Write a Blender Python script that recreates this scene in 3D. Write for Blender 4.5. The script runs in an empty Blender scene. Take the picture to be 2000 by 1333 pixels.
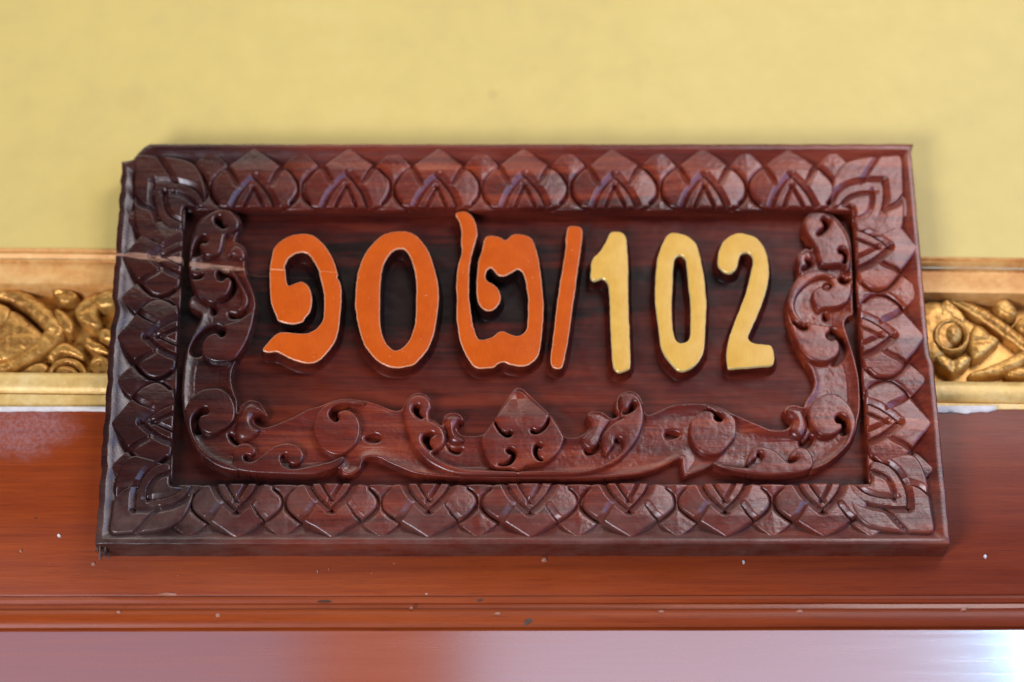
import bpy, bmesh, math, random
import numpy as np
from mathutils import Vector, Matrix, noise as mnoise
from mathutils.geometry import tessellate_polygon

C = bpy.context.scene.collection
R_ = math.radians
rng = np.random.default_rng(7)
random.seed(7)

# ------------------------------------------------------------------ camera, world, lamps
CAM = (-0.03269524, -1.58699941, -0.6145088)
PITCH, YAW, ROLL = 0.45296062, -0.01607834, -0.00713671
FPX = 4722.0                                           # focal length in pixels of a 2000 px wide frame

def cam_axes():
    cp, sp = math.cos(PITCH), math.sin(PITCH)
    cy, sy = math.cos(YAW), math.sin(YAW)
    fw = np.array([-sy*cp, cy*cp, sp]); rt = np.array([cy, sy, 0.0]); up = np.cross(rt, fw)
    cr, sr = math.cos(ROLL), math.sin(ROLL)
    return rt*cr + up*sr, -rt*sr + up*cr, fw
RT, UP, FW = cam_axes()

cam = bpy.data.cameras.new('camera')
co = bpy.data.objects.new('camera', cam); C.objects.link(co)
m = Matrix(((RT[0], UP[0], -FW[0], CAM[0]), (RT[1], UP[1], -FW[1], CAM[1]), (RT[2], UP[2], -FW[2], CAM[2]), (0, 0, 0, 1)))
co.matrix_world = m
cam.sensor_width = 36.0
cam.lens = 36.0*FPX/2000.0
cam.clip_start = 0.05; cam.clip_end = 60.0
cam.dof.use_dof = True
cam.dof.focus_distance = 1.722
cam.dof.aperture_fstop = 2.5
bpy.context.scene.camera = co

sc = bpy.context.scene
sc.view_settings.view_transform = 'Standard'
sc.view_settings.look = 'None'
sc.view_settings.exposure = 0.0
sc.view_settings.gamma = 1.0
W = bpy.data.worlds.new('World'); sc.world = W; W.use_nodes = True
bg = W.node_tree.nodes['Background']
bg.inputs['Color'].default_value = (0.80, 0.86, 1.0, 1)
bg.inputs['Strength'].default_value = 0.045

def lamp(name, loc, target, sx, sy, power, col):
    l = bpy.data.lights.new(name, 'AREA'); l.shape = 'RECTANGLE'; l.size = sx; l.size_y = sy
    l.energy = power; l.color = col
    o = bpy.data.objects.new(name, l); C.objects.link(o)
    o.location = loc
    o.rotation_euler = (Vector(target)-Vector(loc)).to_track_quat('-Z', 'Y').to_euler()
    return o
# daylight of the porch: the bright open side low on the left, blue sky on the right, the eaves and the sunlit ground
lamp('porch_light', (-1.10, -1.5, -1.15), (0, 0, 0.15), 0.8, 0.7, 46, (0.88, 0.88, 1.0))
lamp('sky_light', (1.9, -1.4, 0.25), (0, 0, 0.2), 1.5, 1.5, 30, (0.36, 0.53, 1.0))
lamp('eaves_light', (0.88, -1.65, 1.12), (0.08, 0, 0.25), 0.9, 0.9, 23, (1.0, 0.93, 0.95))
lamp('top_fill', (-0.6, -1.3, 2.3), (0, 0, 0.3), 1.8, 1.2, 19, (1.0, 0.95, 0.84))  # added overhead fill that evens the wall above the plaque
lamp('ground_light', (0.3, -1.9, -2.2), (0, 0, 0.1), 2.6, 1.8, 4, (1.0, 0.92, 0.82))
# the bright room behind the doorway, seen only as the reflection in the varnished underside of the lintel
lamp('window_light', (2.06, 3.6, -1.25), (0.4, 0.1, -0.1), 1.50, 1.3, 320, (0.42, 0.70, 1.0))
lamp('doorway_light', (0.54, 3.7, -1.25), (0.1, 0.1, -0.1), 1.20, 1.3, 6.6, (0.94, 0.74, 0.94))
lamp('gap_tint', (-0.25, 3.7, -1.25), (0.0, 0.1, -0.1), 0.34, 1.3, 1.2, (1.0, 0.20, 0.07))  # added lamp, tints the dark gap in the reflection red-orange
lamp('room_light', (-1.10, 3.7, -1.25), (-0.3, 0.1, -0.1), 1.35, 1.3, 3.8, (1.0, 0.60, 0.80))

Y_WALL, Y_LINT = .0285, .024
# ------------------------------------------------------------------ tracing helpers
def P(px, py, h=0.0, y0=0.0):
    """photo pixel -> (x, z) in metres on the upright plane h millimetres proud of y = y0"""
    d = FW*FPX + RT*(px-1000.0) - UP*(py-666.5)
    y = y0 - h/1000.0
    t = (y-CAM[1])/d[1]
    return CAM[0]+t*d[0], CAM[2]+t*d[2]
def PM(pts, h=0.0, y0=0.0):
    return np.array([P(a, b, h, y0) for a, b in pts])*1000.0          # millimetres

# ------------------------------------------------------------------ materials
def nt(name):
    mt = bpy.data.materials.new(name); mt.use_nodes = True
    t = mt.node_tree; b = t.nodes['Principled BSDF']
    return mt, t, b
def N(t, typ, **kw):
    n = t.nodes.new(typ)
    for k, v in kw.items(): setattr(n, k, v)
    return n
def ramp(t, stops, interp='LINEAR'):
    n = N(t, 'ShaderNodeValToRGB'); cr = n.color_ramp; cr.interpolation = interp
    while len(cr.elements) < len(stops): cr.elements.new(0.5)
    for e, (p, c) in zip(cr.elements, stops):
        e.position = p; e.color = c if len(c) == 4 else (*c, 1)
    return n
def noise(t, vec, scale, detail=4, rough=0.55, dist=0.0):
    n = N(t, 'ShaderNodeTexNoise'); n.inputs['Scale'].default_value = scale
    n.inputs['Detail'].default_value = detail; n.inputs['Roughness'].default_value = rough
    n.inputs['Distortion'].default_value = dist
    t.links.new(vec, n.inputs['Vector']); return n.outputs['Fac']
def mapping(t, vec, scale, loc=(0, 0, 0), rot=(0, 0, 0)):
    n = N(t, 'ShaderNodeMapping'); n.inputs['Scale'].default_value = scale
    n.inputs['Location'].default_value = loc; n.inputs['Rotation'].default_value = rot
    t.links.new(vec, n.inputs['Vector']); return n.outputs['Vector']
def mixc(t, fac, a, b, mode='MIX'):
    n = N(t, 'ShaderNodeMix', data_type='RGBA', blend_type=mode)
    for s, v in ((n.inputs[0], fac), (n.inputs[6], a), (n.inputs[7], b)):
        if isinstance(v, (int, float)): s.default_value = v
        elif isinstance(v, tuple): s.default_value = (*v, 1) if len(v) == 3 else v
        else: t.links.new(v, s)
    return n.outputs[2]
def mth(t, op, a, b=0.0, c=0.0):
    n = N(t, 'ShaderNodeMath', operation=op)
    for i, v in enumerate((a, b, c)):
        if isinstance(v, (int, float)): n.inputs[i].default_value = v
        else: t.links.new(v, n.inputs[i])
    return n.outputs[0]
def mrange(t, v, a, b, c, d, smooth=False):
    n = N(t, 'ShaderNodeMapRange'); n.clamp = True
    if smooth: n.interpolation_type = 'SMOOTHSTEP'
    t.links.new(v, n.inputs[0])
    for i, x in enumerate((a, b, c, d)): n.inputs[i+1].default_value = x
    return n.outputs[0]
def bump(t, b, h, strength, dist):
    n = N(t, 'ShaderNodeBump'); n.inputs['Strength'].default_value = strength
    n.inputs['Distance'].default_value = dist
    t.links.new(h, n.inputs['Height']); t.links.new(n.outputs[0], b.inputs['Normal'])

plaque = bpy.data.objects.new('number_plaque', None); C.objects.link(plaque)
plaque.location = (0, 0, 0)
plaque.empty_display_size = 0.05
plaque['label'] = 'carved rosewood number plaque with lotus petal border, orange and gold numerals'
plaque['category'] = 'plaque'

def obj_coords(t, target=plaque):
    n = N(t, 'ShaderNodeTexCoord'); n.object = target
    return n.outputs['Object']

# the split in the plaque: a pale line that crosses the left border, the scroll and the first numeral
_a = P(226, 497); _b = P(420, 512)
SPLIT_K = (_b[1]-_a[1])/(_b[0]-_a[0]); SPLIT_Z0 = _a[1]-SPLIT_K*_a[0]
X_WIDE = P(440, 512)[0]; X_END = P(500, 512)[0]; X_FAR = P(690, 540)[0]

HEART_X, HEART_Z = P(800, 585, -12)
def split_mask(t, oc, w_wide, w_thin):
    s = N(t, 'ShaderNodeSeparateXYZ'); t.links.new(oc, s.inputs[0])
    wob = noise(t, mapping(t, oc, (14, 14, 60)), 1.0, 3)
    wob2 = noise(t, mapping(t, oc, (60, 60, 400)), 1.0, 3, .7)
    z = mth(t, 'ADD', mth(t, 'MULTIPLY_ADD', s.outputs[0], -SPLIT_K, -SPLIT_Z0), s.outputs[2])
    z = mth(t, 'MULTIPLY_ADD', mth(t, 'SUBTRACT', wob, .5), .012, z)
    z = mth(t, 'MULTIPLY_ADD', mth(t, 'SUBTRACT', wob2, .5), .004, z)
    d = mth(t, 'ABSOLUTE', z)
    w = mrange(t, s.outputs[0], X_WIDE, X_END, w_wide, w_thin, True)
    w = mth(t, 'MULTIPLY', w, mrange(t, noise(t, mapping(t, oc, (26, 1, 1)), 1.0, 3, .6), .3, .7, .45, 1.25))
    w = mth(t, 'MULTIPLY', w, mrange(t, s.outputs[0], X_END, X_FAR, 1, 0.0))
    q = mth(t, 'DIVIDE', d, mth(t, 'MAXIMUM', w, 1e-5))
    return mrange(t, q, .55, 1.0, 1.0, 0.0, True)

def wood(name, dark, mid, light, rough=(0.3, 0.5), streak=0.5, split=None, dust=0.0, scale=1.0, coat=0.0, chisel=0.0, heart=False, spec=.5, edge_sheen=False, end=None):
    mt, t, b = nt(name)
    oc = obj_coords(t)
    g1 = noise(t, mapping(t, oc, (5*scale, 30*scale, 60*scale)), 1.0, 5, .6, .6)
    g2 = noise(t, mapping(t, oc, (18*scale, 200*scale, 420*scale), rot=(0, .03, 0)), 1.0, 5, .65, .4)
    pore = noise(t, mapping(t, oc, (60*scale, 900*scale, 1500*scale), rot=(0, .02, 0)), 1.0, 2, .7)
    big = noise(t, mapping(t, oc, (2.2, 6, 7)), 1.0, 3, .5)
    v = mth(t, 'ADD', mth(t, 'MULTIPLY', g1, .66), mth(t, 'MULTIPLY', g2, .34))
    v = mth(t, 'MULTIPLY_ADD', mth(t, 'SUBTRACT', big, .5), .5, v)
    if heart:
        # the black heart of the plank runs through the middle of the field
        s_ = N(t, 'ShaderNodeSeparateXYZ'); t.links.new(oc, s_.inputs[0])
        w1 = noise(t, mapping(t, oc, (3, 14, 44)), 1.0, 5, .65, .6)
        zz = mth(t, 'MULTIPLY_ADD', mth(t, 'SUBTRACT', w1, .5), .10, s_.outputs[2])
        q = mth(t, 'ABSOLUTE', mth(t, 'SUBTRACT', zz, HEART_Z))
        xr = mth(t, 'ABSOLUTE', mth(t, 'SUBTRACT', s_.outputs[0], HEART_X))
        xf_ = mrange(t, mth(t, 'MULTIPLY_ADD', mth(t, 'SUBTRACT', w1, .5), .25, xr), .06, .24, 1.0, .45, True)
        v = mth(t, 'MULTIPLY_ADD', mrange(t, q, .012, .062, -.125, 0, True), xf_, v)
        v = mth(t, 'ADD', v, mrange(t, q, .045, .085, 0, .08, True))
    cr = ramp(t, [(max(.02, .5-.22*streak-.1), dark), (.5, mid), (.66, light)])
    t.links.new(v, cr.inputs[0])
    col = cr.outputs[0]
    pr = mrange(t, pore, .30, .42, .68, 1.0)
    col = mixc(t, 1.0, col, N_val(t, pr), 'MULTIPLY')
    if dust:
        # settled dust lies where the carving faces up
        ge = N(t, 'ShaderNodeNewGeometry'); sp = N(t, 'ShaderNodeSeparateXYZ'); t.links.new(ge.outputs['Normal'], sp.inputs[0])
        up = mrange(t, sp.outputs[2], .12, .75, 0, 1, True)
        dn = noise(t, oc, 90, 4, .7)
        f = mth(t, 'MULTIPLY', mth(t, 'MULTIPLY', up, mrange(t, dn, .35, .65, .4, 1)), dust)
        col = mixc(t, f, col, (.19, .145, .115))
    if edge_sheen:
        # lacquer sheen along the proud edges, painted into the colour
        ge2 = N(t, 'ShaderNodeNewGeometry')
        wf = mth(t, 'MULTIPLY', mrange(t, ge2.outputs['Pointiness'], .525, .60, 0, .5, True), mrange(t, noise(t, oc, 55, 3, .6), .35, .6, .2, 1))
        col = mixc(t, wf, col, (.30, .125, .085))
    if end is not None:
        # the left end of the plank is black heartwood
        se = N(t, 'ShaderNodeSeparateXYZ'); t.links.new(oc, se.inputs[0])
        we = noise(t, mapping(t, oc, (5, 9, 22)), 1.0, 4, .6, .4)
        xe = mth(t, 'MULTIPLY_ADD', mth(t, 'SUBTRACT', we, .5), .14, se.outputs[0])
        fe = mth(t, 'MULTIPLY', mrange(t, xe, -.255, -.11, 1, 0, True), end)
        col = mixc(t, fe, col, mixc(t, 1.0, col, (.22, .33, .54), 'MULTIPLY'))
        # years of dust along the lower border
        fd = mth(t, 'MULTIPLY', mrange(t, se.outputs[2], .030, .062, .40, 0, True), mrange(t, noise(t, oc, 34, 5, .7), .38, .66, .1, 1))
        col = mixc(t, fd, col, (.165, .105, .085))
    sm = None
    if split:
        sm = split_mask(t, oc, *split[:2])
        fib = noise(t, mapping(t, oc, (40, 500, 900)), 1.0, 4, .7)
        tan = ramp(t, [(.3, (.16, .06, .035)), (.55, (.42, .22, .13)), (.75, (.62, .40, .28))]); t.links.new(fib, tan.inputs[0])
        col = mixc(t, mth(t, 'MULTIPLY', sm, split[2]), col, tan.outputs[0])
    t.links.new(col, b.inputs['Base Color'])
    rv = noise(t, mapping(t, oc, (30, 60, 90)), 1.0, 4, .6)
    r = mrange(t, rv, .3, .7, rough[0], rough[1])
    if sm is not None: r = mth(t, 'MULTIPLY_ADD', sm, .25, r)
    t.links.new(r, b.inputs['Roughness'])
    b.inputs['Specular IOR Level'].default_value = spec
    if coat:
        b.inputs['Coat Weight'].default_value = coat; b.inputs['Coat Roughness'].default_value = .16
    hgt = mth(t, 'ADD', mth(t, 'MULTIPLY', g2, .5), mth(t, 'MULTIPLY', pore, .6))
    if chisel:
        ch = noise(t, mapping(t, oc, (160, 160, 160)), 1.0, 3, .5, .5)
        hgt = mth(t, 'ADD', hgt, mth(t, 'MULTIPLY', ch, chisel))
    bump(t, b, hgt, .20, .0008)
    return mt
def N_val(t, v):
    n = N(t, 'ShaderNodeCombineColor')
    for i in range(3): t.links.new(v, n.inputs[i])
    return n.outputs[0]

M_CARVE = wood('carved_rosewood', (.030, .006, .005), (.140, .0175, .009), (.29, .048, .015), (.22, .37), .5, split=(.0031, .0004, .7), dust=.42, chisel=.12, edge_sheen=True, end=1.0, coat=.06)
M_FIELD = wood('rosewood_field', (.012, .0042, .0035), (.072, .0085, .0045), (.15, .020, .007), (.34, .50), .25, split=(.0010, .0005, .15), dust=0, scale=.8, chisel=.5, heart=True, spec=.18, end=.8)
M_RIM = wood('rosewood_rim', (.034, .008, .006), (.130, .0185, .010), (.24, .042, .017), (.20, .36), .5, split=(.0028, .0004, .7), dust=.2, chisel=.15, end=1.0)

def paint(name, c1, c2, rough, metal=0.0, crack=True, coat=0.0, spec=.5):
    mt, t, b = nt(name); oc = obj_coords(t)
    n1 = noise(t, oc, 60, 5, .6); n2 = noise(t, mapping(t, oc, (500, 500, 120)), 1.0, 3, .6)
    f = mth(t, 'ADD', mth(t, 'MULTIPLY', n1, .65), mth(t, 'MULTIPLY', n2, .35))
    cr = ramp(t, [(.35, c1), (.65, c2)]); t.links.new(f, cr.inputs[0]); col = cr.outputs[0]
    sp = noise(t, oc, 420, 2, .5)
    col = mixc(t, mrange(t, sp, .70, .76, 0, .45), col, (.75, .42, .26))
    if crack:
        sm = split_mask(t, oc, .0007, .00075)
        col = mixc(t, mth(t, 'MULTIPLY', sm, .8), col, (.80, .42, .22))
    t.links.new(col, b.inputs['Base Color'])
    b.inputs['Roughness'].default_value = rough; b.inputs['Metallic'].default_value = metal
    b.inputs['Specular IOR Level'].default_value = spec
    bump(t, b, mth(t, 'ADD', n1, mth(t, 'MULTIPLY', n2, .5)), .25, .0006)
    return mt
M_ORANGE = paint('orange_paint', (.48, .070, .0025), (.57, .094, .0045), .5, spec=.12)
M_GOLDP = paint('gold_paint', (.63, .34, .05), (.72, .43, .08), .42, .0, False, spec=.3)
M_ORIM = paint('orange_edge_glint', (.74, .27, .11), (.84, .42, .24), .20, 0, True)  # paler rim: highlight of the rounded edge put into the colour
M_GRIM = paint('gold_edge_glint', (.78, .56, .20), (.84, .66, .30), .26, .35, False)  # lighter gold, the bright edge glint is part of the colour

def wall_mat():
    mt, t, b = nt('yellow_limewash'); tc = N(t, 'ShaderNodeTexCoord').outputs['Object']
    n1 = noise(t, tc, 2.2, 5, .5); n2 = noise(t, tc, 40, 5, .65); n3 = noise(t, tc, 350, 3, .6)
    f = mth(t, 'ADD', mth(t, 'MULTIPLY', n1, .7), mth(t, 'MULTIPLY', n2, .3))
    cr = ramp(t, [(.32, (.58, .445, .138)), (.52, (.67, .515, .150)), (.72, (.74, .58, .192))]); t.links.new(f, cr.inputs[0])
    st = mrange(t, noise(t, mapping(t, tc, (6, 6, 9), loc=(.31, 0, .2)), 1.0, 3, .5), .66, .80, 0, .25, True)
    col = mixc(t, st, cr.outputs[0], (.45, .33, .15))
    # a few small round stains
    for (px, py, r) in ((962, 184, .0045), (1045, 133, .004), (255, 195, .010), (1255, 232, .003)):
        x, z = P(px, py, 0, .0285)
        v = N(t, 'ShaderNodeVectorMath', operation='DISTANCE'); t.links.new(tc, v.inputs[0]); v.inputs[1].default_value = (x, .0285, z)
        dd = mth(t, 'MULTIPLY_ADD', mth(t, 'SUBTRACT', n2, .5), .006, v.outputs['Value'])
        col = mixc(t, mrange(t, dd, r*.4, r*1.4, .24 if r > .0042 and r < .009 else .10, 0, True), col, (.40, .26, .10))
    t.links.new(col, b.inputs['Base Color']); b.inputs['Roughness'].default_value = .55
    bump(t, b, mth(t, 'ADD', n2, mth(t, 'MULTIPLY', n3, .4)), .2, .0012)
    return mt
M_WALL = wall_mat()

def gold_mat(name, c1, c2, c3, rough=.38, metal=.55):
    mt, t, b = nt(name); tc = N(t, 'ShaderNodeTexCoord').outputs['Object']
    n1 = noise(t, tc, 28, 5, .6); n2 = noise(t, tc, 160, 4, .65)
    f = mth(t, 'ADD', mth(t, 'MULTIPLY', n1, .6), mth(t, 'MULTIPLY', n2, .4))
    cr = ramp(t, [(.34, c1), (.5, c2), (.66, c3)]); t.links.new(f, cr.inputs[0])
    t.links.new(cr.outputs[0], b.inputs['Base Color'])
    t.links.new(mrange(t, n2, .3, .7, rough-.1, rough+.14), b.inputs['Roughness']); b.inputs['Metallic'].default_value = metal
    bump(t, b, f, .5, .0022)
    return mt
M_GILT = gold_mat('old_gilding', (.24, .095, .02), (.50, .25, .052), (.71, .44, .13))
M_GILT_RAIL = gold_mat('gilded_rail', (.50, .20, .05), (.66, .34, .10), (.76, .48, .18), .45, .2)
M_GILT_PALE = gold_mat('pale_gilded_rail', (.60, .37, .10), (.71, .48, .16), (.78, .60, .28), .45, .2)

def lintel_mat():
    mt, t, b = nt('varnished_mahogany'); tc = N(t, 'ShaderNodeTexCoord').outputs['Object']
    g1 = noise(t, mapping(t, tc, (3, 20, 40)), 1.0, 5, .6, .7)
    g2 = noise(t, mapping(t, tc, (10, 150, 300), rot=(0, .015, 0)), 1.0, 5, .65, .4)
    pore = noise(t, mapping(t, tc, (45, 700, 1300)), 1.0, 2, .7)
    big = noise(t, mapping(t, tc, (3.0, 1, 5)), 1.0, 3, .5)
    v = mth(t, 'ADD', mth(t, 'MULTIPLY', g1, .5), mth(t, 'MULTIPLY', g2, .5))
    v = mth(t, 'MULTIPLY_ADD', mth(t, 'SUBTRACT', big, .5), .35, v)
    cr = ramp(t, [(.22, (.13, .016, .002)), (.48, (.235, .034, .003)), (.74, (.33, .058, .005))]); t.links.new(v, cr.inputs[0])
    # redder and darker towards the right end of the board
    s = N(t, 'ShaderNodeSeparateXYZ'); t.links.new(tc, s.inputs[0])
    rd = mth(t, 'MULTIPLY_ADD', mth(t, 'SUBTRACT', big, .5), .35, s.outputs[0])
    col = mixc(t, mrange(t, rd, .02, .40, 0, .72, True), cr.outputs[0], mixc(t, 1.0, cr.outputs[0], (.60, .52, 1.6), 'MULTIPLY'))
    col = mixc(t, 1.0, col, N_val(t, mrange(t, pore, .3, .42, .72, 1)), 'MULTIPLY')
    # mauve sheen painted into the colour over a scuffed patch at the left end
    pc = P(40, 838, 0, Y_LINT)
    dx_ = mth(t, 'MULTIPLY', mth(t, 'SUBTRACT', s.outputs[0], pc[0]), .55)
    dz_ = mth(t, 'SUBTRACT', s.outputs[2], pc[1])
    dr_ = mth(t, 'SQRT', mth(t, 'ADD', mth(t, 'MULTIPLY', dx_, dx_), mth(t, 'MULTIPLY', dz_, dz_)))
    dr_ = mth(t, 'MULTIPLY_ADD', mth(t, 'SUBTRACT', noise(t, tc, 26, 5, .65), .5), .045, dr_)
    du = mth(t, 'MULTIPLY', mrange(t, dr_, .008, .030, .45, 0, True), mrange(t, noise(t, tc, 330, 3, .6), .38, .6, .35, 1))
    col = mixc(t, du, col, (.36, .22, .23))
    # flecks of white paint
    fl = noise(t, tc, 230, 2, .5)
    fm = mth(t, 'MULTIPLY', mrange(t, fl, .765, .79, 0, .8), mrange(t, noise(t, tc, 9, 2), .5, .62, 0, .8))
    col = mixc(t, fm, col, (.55, .42, .36))
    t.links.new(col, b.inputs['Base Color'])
    t.links.new(mrange(t, noise(t, mapping(t, tc, (6, 20, 20)), 1.0, 4, .6),   .3, .7, .32, .48), b.inputs['Roughness'])
    b.inputs['Specular IOR Level'].default_value = .32
    b.inputs['Coat Weight'].default_value = .06; b.inputs['Coat Roughness'].default_value = .3
    bump(t, b, mth(t, 'ADD', mth(t, 'MULTIPLY', g2, .4), mth(t, 'MULTIPLY', pore, .4)), .25, .0008)
    return mt
M_LINTEL = lintel_mat()
def soffit_mat():
    mt, t, b = nt('polished_soffit_varnish'); tc = N(t, 'ShaderNodeTexCoord').outputs['Object']
    g2 = noise(t, mapping(t, tc, (8, 90, 60)), 1.0, 5, .65, .4)
    cr = ramp(t, [(.3, (.22, .045, .016)), (.6, (.32, .075, .026))]); t.links.new(g2, cr.inputs[0])
    t.links.new(cr.outputs[0], b.inputs['Base Color'])
    t.links.new(mrange(t, g2, .3, .7, .20, .30), b.inputs['Roughness'])
    b.inputs['Coat Weight'].default_value = 1.0; b.inputs['Coat Roughness'].default_value = .19
    bump(t, b, g2, .12, .0008)
    return mt
M_SOFFIT = soffit_mat()
def plain(name, col, rough):
    mt, t, b = nt(name); tc = N(t, 'ShaderNodeTexCoord').outputs['Object']
    n = noise(t, tc, 120, 4, .6)
    cr = ramp(t, [(.3, tuple(c*.75 for c in col)), (.7, col)]); t.links.new(n, cr.inputs[0])
    t.links.new(cr.outputs[0], b.inputs['Base Color']); b.inputs['Roughness'].default_value = rough
    bump(t, b, n, .4, .001)
    return mt
M_PLASTER = plain('white_plaster', (.74, .70, .66), .7)
M_CHIP = plain('bare_chipped_wood', (.42, .17, .10), .6)
M_STUB = plain('splintered_end_grain', (.16, .085, .06), .8)
M_DIRT = plain('dark_knot', (.085, .035, .018), .6)

# ------------------------------------------------------------------ mesh helpers
def link(name, me, mat, parent=None, angle=None):
    o = bpy.data.objects.new(name, me); C.objects.link(o)
    if mat is not None:
        for mm in (mat if isinstance(mat, (list, tuple)) else [mat]): me.materials.append(mm)
    if parent is not None: o.parent = parent
    if angle is not None:
        me.shade_smooth(); me.set_sharp_from_angle(angle=R_(angle))
    return o
def mesh_np(name, V, F):
    me = bpy.data.meshes.new(name)
    V = np.asarray(V, np.float32); F = np.asarray(F, np.int32)
    me.vertices.add(len(V)); me.vertices.foreach_set('co', V.ravel())
    k = F.shape[1]
    me.loops.add(F.size); me.loops.foreach_set('vertex_index', F.ravel())
    me.polygons.add(len(F)); me.polygons.foreach_set('loop_start', np.arange(0, F.size, k, dtype=np.int32))
    me.update(calc_edges=True); me.validate()
    return me
def crom(p, step, closed=True):
    """smooth a traced outline (Catmull-Rom) and resample it every `step` mm"""
    p = np.asarray(p, float); n = len(p)
    out = []
    rngi = range(n) if closed else range(n-1)
    for i in rngi:
        if closed: a, b, c, d = p[(i-1) % n], p[i], p[(i+1) % n], p[(i+2) % n]
        else: a, b, c, d = p[max(i-1, 0)], p[i], p[i+1], p[min(i+2, n-1)]
        k = max(1, int(math.ceil(np.hypot(*(c-b))/step)))
        t = (np.arange(k)/k)[:, None]
        out.append(.5*((2*b)+(c-a)*t+(2*a-5*b+4*c-d)*t*t+(3*b-a-3*c+d)*t**3))
    if not closed: out.append(p[-1:])
    return np.concatenate(out)
def area(p):
    x, y = p[:, 0], p[:, 1]
    return .5*np.sum(x*np.roll(y, -1)-np.roll(x, -1)*y)
def vnoise(x, z, s, seed):
    """smooth value noise"""
    r = np.random.default_rng(seed); T = r.random((64, 64))-.5
    u, v = (x*.857+z*.515)/s, (z*.857-x*.515)/s
    i, j = np.floor(u).astype(int), np.floor(v).astype(int)
    fu, fv = u-i, v-j
    fu = fu*fu*(3-2*fu); fv = fv*fv*(3-2*fv)
    g = lambda a, b: T[a % 64, b % 64]
    return (g(i, j)*(1-fu)+g(i+1, j)*fu)*(1-fv)+(g(i, j+1)*(1-fu)+g(i+1, j+1)*fu)*fv
def seg_dist(px, pz, poly):
    """distance, side and arc fraction from points to an open polyline"""
    best = np.full(px.shape, 1e9); side = np.zeros(px.shape); frac = np.zeros(px.shape)
    n = len(poly)-1
    for i in range(n):
        a, b = poly[i], poly[i+1]; d = b-a; L2 = max(d@d, 1e-12)
        t = np.clip(((px-a[0])*d[0]+(pz-a[1])*d[1])/L2, 0, 1)
        dx, dz = px-a[0]-t*d[0], pz-a[1]-t*d[1]
        q = np.hypot(dx, dz); mk = q < best
        best = np.where(mk, q, best)
        side = np.where(mk, np.sign(d[0]*dz-d[1]*dx), side)
        frac = np.where(mk, (i+t)/n, frac)
    return best, side, frac

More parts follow.
